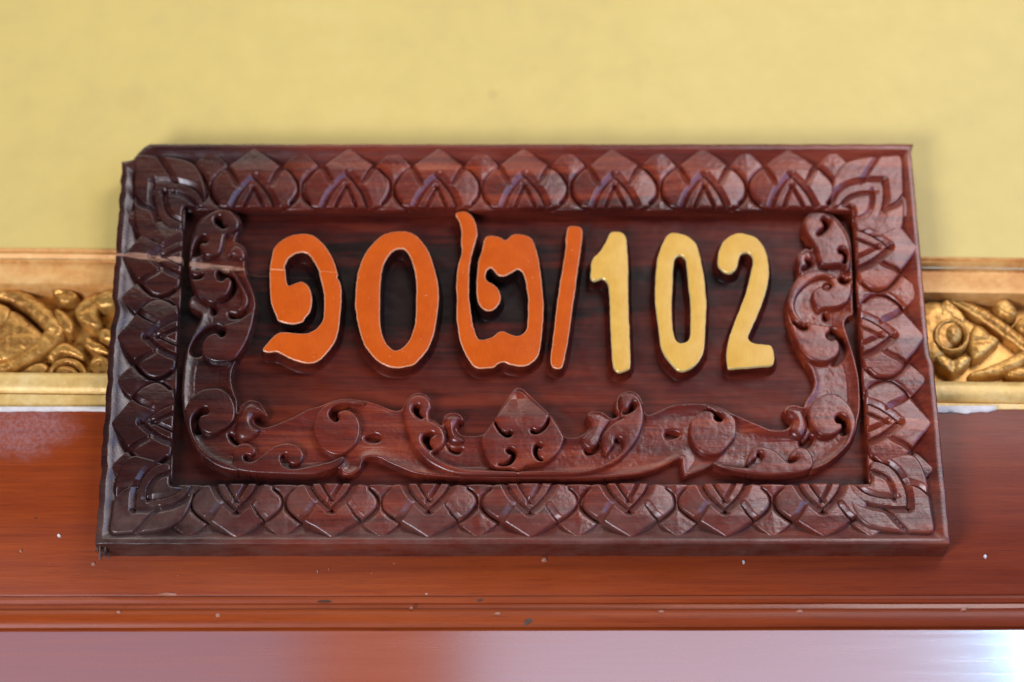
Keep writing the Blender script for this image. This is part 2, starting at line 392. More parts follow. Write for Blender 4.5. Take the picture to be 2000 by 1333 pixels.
seed_n = [0]
def relief(name, polys, mat, parent, top, base, y0=0.0, step=.5, rnd=1.2, dish=0, dome=0, dr=6.0, tilt=(0, 0), grooves=(), rough=.16, xf=None, extra=None, angle=55, flare=0.0):
    """A carved piece. polys = [outline, holes...] in mm (x right, z up); the top follows a height function,
    the edge is snapped onto the outline and a skirt goes down to `base`. Heights in mm proud of y0."""
    seed_n[0] += 1; sd = seed_n[0]
    rs = [crom(p, .8) for p in polys]
    lo = rs[0].min(0)-step*2; hi = rs[0].max(0)+step*2
    nx, nz = int((hi[0]-lo[0])/step)+2, int((hi[1]-lo[1])/step)+2
    gx = lo[0]+np.arange(nx)*step; gz = lo[1]+np.arange(nz)*step
    D = np.full((nx, nz), 12.0); D0 = np.full((nx, nz), 12.0); NX = np.zeros((nx, nz)); NZ = np.zeros((nx, nz))
    par = np.zeros((nx+1, nz), int)
    Rw = 8.0
    for ri, r in enumerate(rs):
        n = len(r)
        for i in range(n):
            a, b = r[i], r[(i+1) % n]; d = b-a; L2 = d@d
            if L2 < 1e-12: continue
            # crossings for the even-odd test
            z0, z1 = min(a[1], b[1]), max(a[1], b[1])
            j0, j1 = int(math.ceil((z0-lo[1])/step)), int(math.ceil((z1-lo[1])/step))
            for j in range(j0, j1):
                zz = lo[1]+j*step
                xx = a[0]+(zz-a[1])/d[1]*d[0]
                par[min(max(int(math.ceil((xx-lo[0])/step)), 0), nx), j] += 1
            i0, i1 = max(0, int((min(a[0], b[0])-Rw-lo[0])/step)), min(nx, int((max(a[0], b[0])+Rw-lo[0])/step)+2)
            k0, k1 = max(0, int((z0-Rw-lo[1])/step)), min(nz, int((z1+Rw-lo[1])/step)+2)
            X = gx[i0:i1, None]; Z = gz[None, k0:k1]
            t = np.clip(((X-a[0])*d[0]+(Z-a[1])*d[1])/L2, 0, 1)
            cx, cz = a[0]+t*d[0], a[1]+t*d[1]
            q = np.hypot(X-cx, Z-cz); sub = D[i0:i1, k0:k1]; mk = q < sub
            if ri == 0: D0[i0:i1, k0:k1] = np.minimum(D0[i0:i1, k0:k1], q)
            sub[mk] = q[mk]; NX[i0:i1, k0:k1][mk] = cx[mk]; NZ[i0:i1, k0:k1][mk] = cz[mk]
    inside = (np.cumsum(par[:nx], axis=0) % 2) == 1
    X, Z = np.meshgrid(gx, gz, indexing='ij')
    cell = inside[:-1, :-1].astype(int)+inside[1:, :-1]+inside[1:, 1:]+inside[:-1, 1:]
    use = cell >= 1
    snap = (~inside) | (D < .22*step)
    VX = np.where(snap, NX, X); VZ = np.where(snap, NZ, Z)
    d = np.where(snap, 0, D)
    ids = np.full((nx, nz), -1); 
    I, K = np.nonzero(use)
    need = np.zeros((nx, nz), bool)
    for a, b in ((0, 0), (1, 0), (1, 1), (0, 1)): need[I+a, K+b] = True
    ids[need] = np.arange(need.sum())
    x, z, dd, d0 = VX[need], VZ[need], d[need], D0[need]
    h = np.full(x.shape, float(top))
    e = np.clip(1-dd/rnd, 0, 1)
    h -= rnd*(1-np.sqrt(np.clip(1-e*e, 0, 1)))*.9
    if dish: h += dish*np.exp(-d0/4.0)
    if dome: h += dome*(1-np.exp(-dd/dr))
    cx0, cz0 = rs[0].mean(0)
    h += tilt[0]*(x-cx0)+tilt[1]*(z-cz0)
    for (gp, dep, wl, wr, t0, t1) in grooves:
        gd, gs, gf = seg_dist(x, z, crom(np.asarray(gp, float), 1.0, False))
        w = np.where(gs > 0, wl, wr)
        tap = t0+(t1-t0)*gf
        h -= dep*tap*np.clip(1-gd/w, 0, 1)**1.15
    if extra is not None: h += extra(x, z, dd)
    if rough:
        h += rough*(vnoise(x, z, 4.3, sd)+.6*vnoise(x, z, 1.7, sd+50))*np.clip(dd/1.0, .15, 1)
    h = np.maximum(h, base+.15)
    F = np.stack([ids[I, K], ids[I+1, K], ids[I+1, K+1], ids[I, K+1]], 1)
    # drop collapsed cells
    Ve = np.stack([x, z], 1)
    ar = np.abs((Ve[F[:, 2], 0]-Ve[F[:, 0], 0])*(Ve[F[:, 3], 1]-Ve[F[:, 1], 1])-(Ve[F[:, 3], 0]-Ve[F[:, 1], 0])*(Ve[F[:, 2], 1]-Ve[F[:, 0], 1]))
    F = F[ar > 1e-4*step*step]
    # skirt
    E = np.concatenate([F[:, [0, 1]], F[:, [1, 2]], F[:, [2, 3]], F[:, [3, 0]]])
    key = np.sort(E, 1); kk = key[:, 0].astype(np.int64)*len(x)+key[:, 1]
    u, inv, cnt = np.unique(kk, return_inverse=True, return_counts=True)
    B = E[cnt[inv] == 1]
    bv = np.unique(B); nb = {int(v): len(x)+i for i, v in enumerate(bv)}
    ox = np.zeros(len(bv)); oz = np.zeros(len(bv))
    if flare:
        acc = np.zeros((len(x), 2))
        for (a, b) in B:
            ex, ez = x[b]-x[a], z[b]-z[a]; L = math.hypot(ex, ez)+1e-9
            acc[a] += (ez/L, -ex/L); acc[b] += (ez/L, -ex/L)
        nrm = acc[bv]; L = np.hypot(nrm[:, 0], nrm[:, 1])+1e-9
        ox, oz = nrm[:, 0]/L*flare, nrm[:, 1]/L*flare
    x2 = np.concatenate([x, x[bv]+ox]); z2 = np.concatenate([z, z[bv]+oz]); h2 = np.concatenate([h, np.full(len(bv), float(base))])
    S = np.array([[b, a, nb[int(a)], nb[int(b)]] for a, b in B], int) if len(B) else np.zeros((0, 4), int)
    F = np.concatenate([F, S])
    flip = False
    if xf is not None:
        o, ax, an = xf
        wx, wz = o[0]+x2*ax[0]+z2*an[0], o[1]+x2*ax[1]+z2*an[1]
        flip = ax[0]*an[1]-ax[1]*an[0] < 0
    else: wx, wz = x2, z2
    if flip: F = F[:, ::-1]
    V = np.stack([wx/1000, y0-h2/1000, wz/1000], 1)
    return link(name, mesh_np(name, V, F), mat, parent, angle)

def sweep_x(name, prof, x0, x1, nx, mat, parent, wob=0.0, tiltk=0.0, seed=1, angle=40, xfun=None):
    """a moulding: profile [(y, z)] in metres run along x, with slight hand-made unevenness"""
    xs = np.linspace(x0, x1, nx); V = []
    for i, xx in enumerate(xs):
        for k, (y, z) in enumerate(prof):
            w1 = vnoise(np.array([xx*1000]), np.array([z*1000.]), 46, seed)[0]*wob
            w2 = vnoise(np.array([xx*1000]), np.array([z*1000.]), 9, seed+3)[0]*wob*.5
            V.append((xx, y+w1+w2, z+tiltk*xx+w2))
    m_ = len(prof); F = []
    for i in range(nx-1):
        for k in range(m_-1):
            F.append((i*m_+k, i*m_+k+1, (i+1)*m_+k+1, (i+1)*m_+k))
    return link(name, mesh_np(name, V, F), mat, parent, angle)

def box(name, lo, hi, mat, parent, bev=.001):
    bm = bmesh.new()
    bmesh.ops.create_cube(bm, size=1.0)
    for v in bm.verts:
        v.co = Vector([(lo[i]+hi[i])/2+v.co[i]*(hi[i]-lo[i]) for i in range(3)])
    if bev: bmesh.ops.bevel(bm, geom=bm.edges[:]+bm.verts[:], offset=bev, segments=2, affect='EDGES')
    me = bpy.data.meshes.new(name); bm.to_mesh(me); bm.free()
    return link(name, me, mat, parent, 40)

# ------------------------------------------------------------------ wall

def zrow(py, y): return P(1000, py, 0, y)[1]
TILT = -.0112                                           # the moulding runs slightly out of level
wz0 = zrow(500, Y_WALL)-.002
bm = bmesh.new()
nxw, nzw = 60, 30
vs = [[bm.verts.new((-1.6+3.2*i/nxw, Y_WALL+.0012*mnoise.noise((i*.3, j*.3, 0)), wz0+TILT*(-1.6+3.2*i/nxw)*(1-j/nzw)+1.3*j/nzw)) for j in range(nzw+1)] for i in range(nxw+1)]
for i in range(nxw):
    for j in range(nzw): bm.faces.new((vs[i][j], vs[i+1][j], vs[i+1][j+1], vs[i][j+1]))
# thickness behind
ext = bmesh.ops.extrude_face_region(bm, geom=bm.faces[:])
for g in ext['geom']:
    if isinstance(g, bmesh.types.BMVert): g.co.y += .12
bmesh.ops.recalc_face_normals(bm, faces=bm.faces[:])
me = bpy.data.meshes.new('wall'); bm.to_mesh(me); bm.free()
wall = link('wall', me, M_WALL, None, 50)
wall['label'] = 'pale yellow plastered wall above the gilded moulding'
wall['category'] = 'wall'; wall['kind'] = 'thing'

# ------------------------------------------------------------------ door lintel
lint = bpy.data.objects.new('door_lintel', None); C.objects.link(lint)
zb = zrow(1228, Y_LINT-.004); zt = zrow(799, Y_LINT)
lint.location = (0, Y_LINT, zb)
lint['label'] = 'varnished red brown door lintel beam with reeded lower edge and glossy underside'
lint['category'] = 'lintel'; lint['kind'] = 'thing'
def child(o, root=lint):
    o.matrix_parent_inverse = Matrix.Translation(-root.location); return o
z1 = zrow(1164, Y_LINT); z2 = zrow(1180, Y_LINT); z3 = zrow(1187, Y_LINT); z4 = zrow(1199, Y_LINT)
yl = Y_LINT
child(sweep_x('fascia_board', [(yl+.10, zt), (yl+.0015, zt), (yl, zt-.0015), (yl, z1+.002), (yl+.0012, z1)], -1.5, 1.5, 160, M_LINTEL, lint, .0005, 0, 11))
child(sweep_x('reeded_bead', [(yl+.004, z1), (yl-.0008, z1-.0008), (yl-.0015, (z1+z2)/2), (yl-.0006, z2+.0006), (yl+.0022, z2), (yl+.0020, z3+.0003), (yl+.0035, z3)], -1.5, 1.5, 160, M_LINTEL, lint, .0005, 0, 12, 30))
rr = [(yl+.004, z3)]
for k in range(9):
    a = math.pi*(k/8)
    zc = (z3+zb)/2; rz = (z3-zb)/2-.0012
    rr.append((yl+.0005-.0042*math.sin(a)**.7, zc+rz*math.cos(a)))
rr += [(yl+.0004, zb+.0008), (yl+.0012, zb)]
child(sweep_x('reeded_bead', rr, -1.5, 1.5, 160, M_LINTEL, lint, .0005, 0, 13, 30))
child(box('soffit_board', (-1.5, yl+.0012, zb), (1.5, yl+.34, zb+.02), M_SOFFIT, lint, 0))
# plaster that seals the top of the beam
def seam(xa, xb, n, seed, amp, th):
    V = []; F = []
    xs = np.linspace(xa, xb, n)
    for i, x in enumerate(xs):
        e = min(1, min(i, n-1-i)/3.0)
        a = (.35+1.3*abs(vnoise(np.array([x*1000]), np.array([3.]), 11, seed)[0])+.8*abs(vnoise(np.array([x*1000]), np.array([9.]), 4, seed)[0]))*amp*e
        for (y, z) in ((yl+.03, zt+.002+th), (yl-.0006, zt+.0015+th*.6), (yl-.0016, zt-.0005), (yl-.0009, zt-.0012-a), (yl+.0006, zt-.0016-a)):
            V.append((x, y, z))
    for i in range(n-1):
        for k in range(4): F.append((i*5+k, i*5+k+1, (i+1)*5+k+1, (i+1)*5+k))
    return child(link('plaster_seam', mesh_np('plaster_seam', V, F), M_PLASTER, lint, 60))
xg = P(1945, 800, 0, yl)[0]
seam(-.62, -.20, 180, 5, .0009, .0004)
seam(-.20, xg, 260, 6, .0026, .0010)
seam(xg+.05, .75, 40, 8, .003, .0012)

def fleck(name, px, py, rx, rz, mat, y, th=.0012, seed=0):
    x, z = P(px, py, 0, y); r = random.Random(seed+int(px)); n = 9
    bm = bmesh.new(); bot = []; top = []
    for i in range(n):
        a = 2*math.pi*i/n; k = .65+.5*r.random()
        bot.append(bm.verts.new((x+rx*k*math.cos(a), y+.0006, z+rz*k*math.sin(a))))
        top.append(bm.verts.new((x+rx*k*.6*math.cos(a), y-th*(.6+.5*r.random()), z+rz*k*.6*math.sin(a))))
    for i in range(n): bm.faces.new((bot[i], bot[(i+1) % n], top[(i+1) % n], top[i]))
    bm.faces.new(top)
    bmesh.ops.recalc_face_normals(bm, faces=bm.faces[:])
    me = bpy.data.meshes.new(name); bm.to_mesh(me); bm.free()
    return link(name, me, mat, None, 60)
for (px, py, rx, rz, mt) in ((115, 1047, .0017, .0017, M_PLASTER), (182, 1102, .0024, .0018, M_CHIP), (324, 1161, .0085, .0015, M_CHIP), (231, 1197, .0022, .0015, M_CHIP), (426, 1203, .0025, .0022, M_CHIP),
                             (803, 1188, .0020, .0012, M_CHIP), (972, 1199, .0040, .0016, M_CHIP), (1292, 1195, .0028, .0013, M_CHIP),
                             (1562, 1195, .0030, .0020, M_CHIP), (1882, 1191, .0028, .0016, M_CHIP),
                             (1453, 1098, .0014, .0024, M_PLASTER), (1924, 1087, .0013, .0022, M_PLASTER), 
                             (70, 1012, .0014, .0009, M_DIRT), (620, 1117, .0009, .0018, M_CHIP), (643, 1112, .0007, .0012, M_CHIP),
                             (1033, 1212, .0050, .0040, M_DIRT), (635, 1174, .0060, .0010, M_DIRT), (938, 1172, .0030, .0012, M_DIRT),
                             (40, 1077, .0015, .0015, M_CHIP), (1063, 1094, .003, .002, M_CHIP)):
    yy = yl-.0002 if py < 1164 else (yl-.0014 if py < 1181 else (yl+.0010 if py < 1187 else yl-.0034))
    o = fleck('paint_fleck' if mt is M_PLASTER else ('knot' if mt is M_DIRT else 'wood_chip'), px, py, rx, rz, mt, yy, .0004 if mt is M_DIRT else .0012)
    o.parent = lint; child(o)

# ------------------------------------------------------------------ gilded moulding
mould = bpy.data.objects.new('gilded_moulding', None); C.objects.link(mould)
ym = .028
mould.location = (0, ym, zrow(803, ym))
mould['label'] = 'gilded carved moulding with flowers and leaves running behind the plaque above the lintel'
mould['category'] = 'moulding'; mould['kind'] = 'thing'
def mc(o):
    o.parent = mould; o.matrix_parent_inverse = Matrix.Translation(-mould.location); return o
def zr(py, y): return zrow(py, y)
u0, u1, u2, u3 = zr(495, ym), zr(504, ym), zr(516, ym), zr(569, ym)
mc(sweep_x('upper_bead', [(Y_WALL+.004, u0+.0006), (ym-.0004, u0), (ym-.0012, u0-.0022), (ym-.0002, u0-.003), (ym-.0012, u1), (ym-.0030, (u1+u2)/2), (ym-.0008, u2)], -1.4, 1.4, 220, M_GILT_RAIL, None, .0012, TILT, 21, 50))
mc(sweep_x('upper_rail', [(ym, u2), (ym+.0022, u2-.0015), (ym+.0015, (u2*2+u3)/3), (ym-.0006, (u2+u3*2)/3), (ym-.001, u3+.002), (ym+.002, u3), (ym+.020, u3-.001)], -1.4, 1.4, 220, M_GILT_RAIL, None, .0012, TILT, 22, 50))
l0, l1, l2, l3 = zr(735, ym), zr(778, ym), zr(781, ym), zr(806, ym)
mc(sweep_x('backing_panel', [(ym+.0165, u3+.006), (ym+.0165, (u3+l0)/2), (ym+.0165, l0-.006)], -1.4, 1.4, 160, M_GILT, None, .0016, TILT, 23, 50))
mc(sweep_x('lower_rail', [(ym+.020, l0), (ym+.002, l0), (ym-.0012, l0-.002), (ym-.0022, (l0*2+l1)/3), (ym-.002, (l0+l1*2)/3), (ym-.0005, l1+.0015), (ym+.003, l1)], -1.4, 1.4, 220, M_GILT_PALE, None, .0012, TILT, 24, 50))
mc(sweep_x('lower_fillet', [(ym+.003, l1+.0005), (ym-.001, l2), (ym-.0005, l3), (ym+.006, l3-.001)], -1.4, 1.4, 120, M_GILT_PALE, None, .0008, TILT, 25, 50))

def orn(name, px, top, base=-17.5, holes=(), **kw):
    k = dict(step=.9, rnd=2.4, rough=.9, y0=ym, dome=0, angle=70, flare=1.0); k.update(kw)
    polys = [PM(px, top, ym)]+[PM(h, top, ym) for h in holes]
    return mc(relief(name, polys, M_GILT, None, top, base, **k))
def circ(cx, cy, rx, ry, n=14, a0=0): return [(cx+rx*math.cos(a0+2*math.pi*i/n), cy+ry*math.sin(a0+2*math.pi*i/n)) for i in range(n)]
# right of the plaque: flower with ring and boss, pointed leaves, thick crossing bands
orn('petal', [(1822, 620), (1832, 600), (1846, 583), (1860, 590), (1876, 606), (1886, 622), (1880, 634), (1858, 622), (1838, 624), (1826, 630)], -5.5, dome=1.6)
orn('flower_ring', circ(1859, 654, 37, 34, 24), -2.6, holes=[circ(1861, 654, 26, 25, 20)], rnd=2.6)
orn('boss', circ(1861, 652, 19, 21, 16), -5.5, dome=3.2, dr=5)
orn('petal', [(1826, 696), (1842, 692), (1862, 700), (1884, 692), (1897, 698), (1890, 712), (1874, 724), (1862, 732), (1848, 722), (1834, 712)], -5, dome=1.5, grooves=[(PM([(1862, 698), (1862, 730)], -5, ym), 2.0, 4, 4, 1, .6)])
orn('leaf', [(1898, 645), (1906, 634), (1920, 638), (1936, 652), (1952, 664), (1940, 678), (1922, 694), (1904, 700), (1896, 684), (1894, 664)], -5, dome=2.0, grooves=[(PM([(1900, 668), (1950, 665)], -5, ym), 1.5, 4, 4, 1, .5)])
orn('crossing_band', [(1850, 572), (1880, 580), (1920, 600), (1960, 626), (2000, 655), (2060, 690), (2120, 728), (2090, 733), (2040, 715), (1990, 680), (1950, 650), (1910, 622), (1872, 600), (1846, 586)], -9, dome=3.0)
orn('crossing_band', [(1895, 728), (1930, 715), (1965, 700), (2000, 682), (2060, 640), (2120, 590), (2140, 604), (2080, 660), (2020, 704), (1975, 726), (1930, 735), (1900, 735)], -9, dome=3.0)
orn('bud', [(1945, 592), (1955, 582), (1968, 584), (1984, 600), (1988, 614), (1976, 622), (1958, 614), (1946, 604)], -4, dome=2.2)
orn('bud', [(1985, 630), (2000, 618), (2020, 626), (2026, 644), (2010, 652), (1992, 646)], -5, dome=2.2)
orn('bud', [(1968, 726), (1990, 716), (2016, 718), (2030, 730), (2010, 737), (1980, 736)], -5, dome=2.0)
# left of the plaque
orn('crossing_band', [(-60, 552), (-20, 555), (20, 560), (55, 572), (85, 592), (110, 616), (128, 640), (118, 660), (96, 650), (72, 628), (44, 604), (14, 588), (-20, 578), (-60, 576)], -7, dome=3.6)
orn('crossing_band', [(128, 648), (112, 672), (84, 694), (52, 712), (20, 726), (-30, 735), (-70, 733), (-30, 716), (10, 702), (44, 684), (72, 662), (94, 640)], -8, dome=3.0)
orn('leaf', [(-30, 668), (-10, 640), (6, 616), (22, 606), (44, 616), (64, 634), (84, 656), (66, 676), (40, 694), (10, 706), (-20, 704)], -6, dome=3.4, grooves=[(PM([(-10, 668), (30, 655), (78, 656)], -6, ym), 2.2, 6, 3, 1, .4)])
orn('bud', [(-30, 590), (0, 592), (20, 604), (14, 628), (-6, 640), (-30, 636)], -3, dome=2.2)
orn('scroll_leaf', [(100, 558), (120, 556), (140, 566), (152, 578), (140, 590), (120, 592), (108, 580)], -5, dome=2.2, grooves=[(PM([(112, 574), (130, 574), (140, 580)], -5, ym), 2.0, 3, 3, 1, .6)])
orn('scroll_leaf', [(106, 604), (122, 606), (140, 622), (144, 640), (140, 652), (124, 644), (112, 628)], -4, dome=2.2)
orn('scroll_leaf', [(146, 602), (166, 582), (188, 570), (204, 572), (200, 592), (192, 612), (200, 632), (186, 640), (166, 632), (150, 620)], -7, dome=2.4, grooves=[(PM([(200, 574), (176, 600), (150, 612)], -7, ym), 2.2, 4, 4, 1, .6)])
orn('bud', [(186, 580), (206, 566), (224, 566), (232, 582), (222, 598), (200, 600), (186, 592)], -3, dome=2.0)
orn('bud', [(192, 648), (206, 640), (224, 646), (230, 664), (212, 668), (196, 660)], -4, dome=2.4)
orn('petal', [(92, 696), (106, 678), (124, 668), (146, 676), (164, 692), (162, 702), (140, 694), (122, 690), (104, 700)], -4.5, dome=2.0)
orn('flower_ring', [(92, 730), (98, 714), (112, 702), (130, 698), (150, 702), (164, 714), (170, 730), (160, 733), (152, 718), (136, 708), (118, 710), (106, 720), (100, 733)], -3, rnd=2.2)
orn('boss', [(108, 734), (110, 720), (122, 713), (138, 714), (150, 722), (152, 734)], -5, dome=2.6)
orn('bud', [(174, 714), (180, 700), (196, 694), (214, 702), (222, 720), (214, 732), (186, 732)], -4, dome=2.6, grooves=[(PM([(176, 712), (196, 706), (204, 726)], -4, ym), 1.8, 3, 3, 1, .5)])
orn('leaf', [(40, 728), (58, 714), (80, 708), (94, 716), (86, 730), (60, 735)], -6, dome=1.6)
orn('leaf', [(168, 656), (188, 666), (206, 676), (214, 692), (196, 690), (176, 684), (162, 672)], -8, dome=2.0)
# the same pattern where it runs on behind the plaque
for cx in (280, 520, 760, 1000, 1240, 1480, 1720):
    orn('flower_ring', circ(cx, 650, 37, 34, 20), -4, holes=[circ(cx, 650, 26, 25, 16)], step=1.6)
    orn('boss', circ(cx, 650, 19, 21, 12), -6, dome=3, step=1.6)
    orn('leaf', [(cx+70, 600), (cx+120, 590), (cx+160, 640), (cx+120, 700), (cx+70, 700), (cx+50, 650)], -7, dome=3, step=1.6)

for o_ in [q for q in mould.children if q.name.split('.')[0] in ('petal', 'flower_ring', 'boss', 'leaf', 'crossing_band', 'bud', 'scroll_leaf')]:
    cx_ = sum((Vector(c)[0] for c in o_.bound_box))/8
    if abs(cx_) < .28: continue
    for k_ in (1, 2):
        c_ = o_.copy(); C.objects.link(c_); c_.parent = mould; c_.matrix_parent_inverse = o_.matrix_parent_inverse.copy()
        dx = (.168*k_) if cx_ > 0 else (-.150*k_)
        c_.location = (dx, 0, TILT*dx)

# ------------------------------------------------------------------ the plaque: board, rim and field
H_FIELD = -14.0
OUT = {'top': [(242, 281), (285, 281), (700, 281), (1300, 281), (1783, 281)]}
oTL, oTR, oBR, oBL = (np.array(P(*q))*1000 for q in ((241, 281), (1784.5, 281), (1856, 1063), (186, 1063)))
iTL, iTR, iBR, iBL = (np.array(P(*q, -2.0))*1000 for q in ((358, 406), (1668, 406), (1702, 949), (331, 951)))
NS, NV = 150, 80
def outer_pt(side, t):
    a, b = {'b': (oBL, oBR), 'r': (oBR, oTR), 't': (oTR, oTL), 'l': (oTL, oBL)}[side]
    p = a+(b-a)*t
    s = t*600
    n1 = vnoise(np.array([s]), np.array([2.]), 13, 91)[0]; n2 = vnoise(np.array([s]), np.array([7.]), 3.1, 92)[0]
    if side == 'l':
        p = p+np.array([(n1*1.6+n2*1.1), 0])                              # rough sawn end grain
        if .40 < t < .47: p = p+np.array([2.2*math.sin((t-.40)/.07*math.pi), 0])
    elif side == 'r':
        p = p+np.array([n2*.5, 0])
        if t > .435: p = p+np.array([-2.4*min(1, (t-.435)/.008), 0])    # the step broken out of the end
    else: p = p+np.array([0, n1*.5+n2*.3])
    return p
def ring_pts():
    O, I = [], []
    ia = {'b': (iBL, iBR), 'r': (iBR, iTR), 't': (iTR, iTL), 'l': (iTL, iBL)}
    for side, n in (('b', NS), ('r', NV), ('t', NS), ('l', NV)):
        for k in range(n):
            t = k/n; O.append(outer_pt(side, t)); I.append(ia[side][0]+(ia[side][1]-ia[side][0])*t)
    return np.array(O), np.array(I)
O, I = ring_pts()
# the broken corner top left: a chamfer down to a step
c1, c2, c3, c4 = (np.array(P(*q))*1000 for q in ((288, 281), (265, 303), (262, 311), (238, 316)))
def chip(p):
    q = p.copy()
    lim = np.array([c1, c2, c3, c4])
    for i, v in enumerate(q):
        if v[0] < c1[0] and v[1] > c4[1]-2:
            # move along the inward diagonal until below the chip line
            xs, zs = lim[:, 0][::-1], lim[:, 1][::-1]
            zl = np.interp(v[0], xs, zs)
            if v[1] > zl: q[i] = (v[0], zl)
    return q
Oc = chip(O)
nr = len(O)
def lerp(w): return Oc+(I-Oc)*w
Icl = I
ringdef = [(0.0, -24.0), (0.0, -.9), (.008, -.25), (.02, 0.0), (.085, 0.0), (.10, -.25), (.16, -2.0), (.27, -5.4), (.44, -7.0), (.985, -7.4), (1.0, -7.6), (1.006, -10), (1.012, H_FIELD-.3)]
V = []; F = []
for (w, h) in ringdef:
    pts = lerp(w) if w <= 1 else I+(I-O)*(w-1)
    hh = np.full(nr, h)
    if -.5 < h <= 0: hh = hh+.35*vnoise(pts[:, 0], pts[:, 1], 21, 33)+.15*vnoise(pts[:, 0], pts[:, 1], 5, 34)
    if -4.5 < h < -1.5: hh = hh+.5*vnoise(pts[:, 0], pts[:, 1], 6, 35)
    for (x, z), q in zip(pts, hh): V.append((x/1000, -q/1000, z/1000))
nk = len(ringdef)
for k in range(nk-1):
    for i in range(nr):
        j = (i+1) % nr
        F.append((k*nr+i, k*nr+j, (k+1)*nr+j, (k+1)*nr+i))
frame = link('border_frame', mesh_np('border_frame', V, F), M_RIM, plaque, 50)
# back of the board
bm = bmesh.new()
bv = [bm.verts.new((x/1000, .024, z/1000)) for x, z in Oc[::6]]
bm.faces.new(bv); bmesh.ops.triangulate(bm, faces=bm.faces[:])
me = bpy.data.meshes.new('back'); bm.to_mesh(me); bm.free()
link('back_board', me, M_RIM, plaque)
# sunk field, gently uneven from the gouge
nx, nz = 260, 120
gx = np.linspace(0, 1, nx); gz = np.linspace(0, 1, nz)
Vf = []
for a in gx:
    for b in gz:
        p = (iBL*(1-a)+iBR*a)*(1-b)+(iTL*(1-a)+iTR*a)*b
        p = p+(p-(iBL+iTR)/2)*.015
        Vf.append(p)
Vf = np.array(Vf)
hf = H_FIELD+.45*vnoise(Vf[:, 0], Vf[:, 1]*2.0, 17, 41)+.30*vnoise(Vf[:, 0], Vf[:, 1]*2.5, 6, 42)
Ff = [(i*nz+j, (i+1)*nz+j, (i+1)*nz+j+1, i*nz+j+1) for i in range(nx-1) for j in range(nz-1)]
link('sunk_field', mesh_np('sunk_field', np.stack([Vf[:, 0]/1000, -hf/1000, Vf[:, 1]/1000], 1), Ff), M_FIELD, plaque, 60)
# splintered stub at the lower left corner
bm = bmesh.new()
rr_ = random.Random(3)
for k in range(16):
    x0_, z0_ = P(189+k*1.45, 1064, -10)
    w = .0004+.0004*rr_.random(); L = (.003+.009*rr_.random())*(1 if k > 4 else .6)
    y_ = .004+.012*rr_.random()
    q = [bm.verts.new((x0_+dx*w, y_+dy*w*2, z0_+.004)) for dx, dy in ((-1, -1), (1, -1), (1, 1), (-1, 1))]
    q2 = [bm.verts.new((x0_+dx*w*.7+.0006*rr_.random(), y_+dy*w*1.6, z0_-L*(.7+.5*rr_.random()))) for dx, dy in ((-1, -1), (1, -1), (1, 1), (-1, 1))]
    for i in range(4): bm.faces.new((q[i], q[(i+1) % 4], q2[(i+1) % 4], q2[i]))
    bm.faces.new(q2); bm.faces.new(q[::-1])
me = bpy.data.meshes.new('splinters'); bm.to_mesh(me); bm.free()
link('splintered_corner', me, M_STUB, plaque, 30)

# ------------------------------------------------------------------ lotus petals of the border
def mirror(pts): return [(-u, v) for u, v in pts]
def petal(base_mm, axis, out, hw, T, jit, name='petal'):
    rj = random.Random(jit)
    j = lambda s: rj.uniform(-s, s)
    half = [(.64, -.02), (.80, .08), (.92, .19), (.965, .31), (.915, .44), (.76, .575), (.555, .70), (.34, .825), (.15, .93)]
    lean = j(.05)
    f = lambda u, v: ((u+lean*v)*hw, v*T)
    right = [f(u+j(.015), v+j(.008)) for u, v in half]
    left = [f(-u+j(.015), v+j(.008)) for u, v in half]
    outl = right+[f(0, 1.0)]+left[::-1]
    sg = [(.60, .70), (.48, .60), (.41, .50), (.34, .40)]
    co_ = [(0, .47), (.17, .33), (.33, .16), (.44, -.03)]
    ci = [(0, .33), (.10, .2), (.20, .05), (.24, -.03)]
    G = []
    ja, jb = j(.03), j(.03)
    dpt = 1+j(.15)
    for (pts, dep, wo, wi, t0, t1) in ((sg, 4.6*dpt, 4.8, .9, 1.0, .5), (co_, 4.8*dpt, 5.6, .8, .75, 1.0), (ci, 3.8*dpt, .9, 3.2, .7, 1.0)):
        G.append(([f(u, v+ja) for u, v in pts], dep, wo, wi, t0, t1))                    # right: outside on the left hand
        G.append(([f(-u, v+ja) for u, v in pts], dep, wi, wo, t0, t1))
    # for the S groove the fall is towards the side lobes
    xf = (base_mm, axis, out)
    def extra(x, z, d):
        v = np.clip(z/T, 0, 1); u = np.abs(x)/hw
        return .7-2.2*u**2.0-2.0*np.clip(v-.60, 0, 1)*2.2
    return relief(name, [np.array(outl)], M_CARVE, plaque,   .9, -8.2, step=.5, rnd=2.0, grooves=G, xf=xf, extra=extra, rough=.14)
def back_petal(base_mm, axis, out, hw, T, jit):
    rj = random.Random(jit); l = rj.uniform(-.04, .04)
    half = [(.55, .0), (.56, .30), (.50, .58), (.34, .75), (.15, .89)]
    outl = [((u+l*v)*hw, v*T) for u, v in half]+[(l*hw, .97*T)]+[((-u+l*v)*hw, v*T) for u, v in half[::-1]]
    hv = [0, .08, .19, .31, .44, .575, .70, .825, .93, 1.0]; hu = [.64, .80, .92, .965, .915, .76, .555, .34, .15, 0]
    def extra(x, z, d):
        gap = (1-np.interp(z/T, hv, hu))*hw-np.abs(x-l*z)
        return -.05*np.abs(x)-4.2*np.exp(-np.clip(gap, 0, 9)/1.7)
    return relief('back_petal', [np.array(outl)], M_CARVE, plaque, -1.7, -8.4, step=.6, rnd=.7, xf=(base_mm, axis, out), extra=extra, rough=.25)

def unit(v): v = np.asarray(v, float); return v/np.hypot(*v)
def edge_pt(a, b, t): return a+(b-a)*t
rows = []
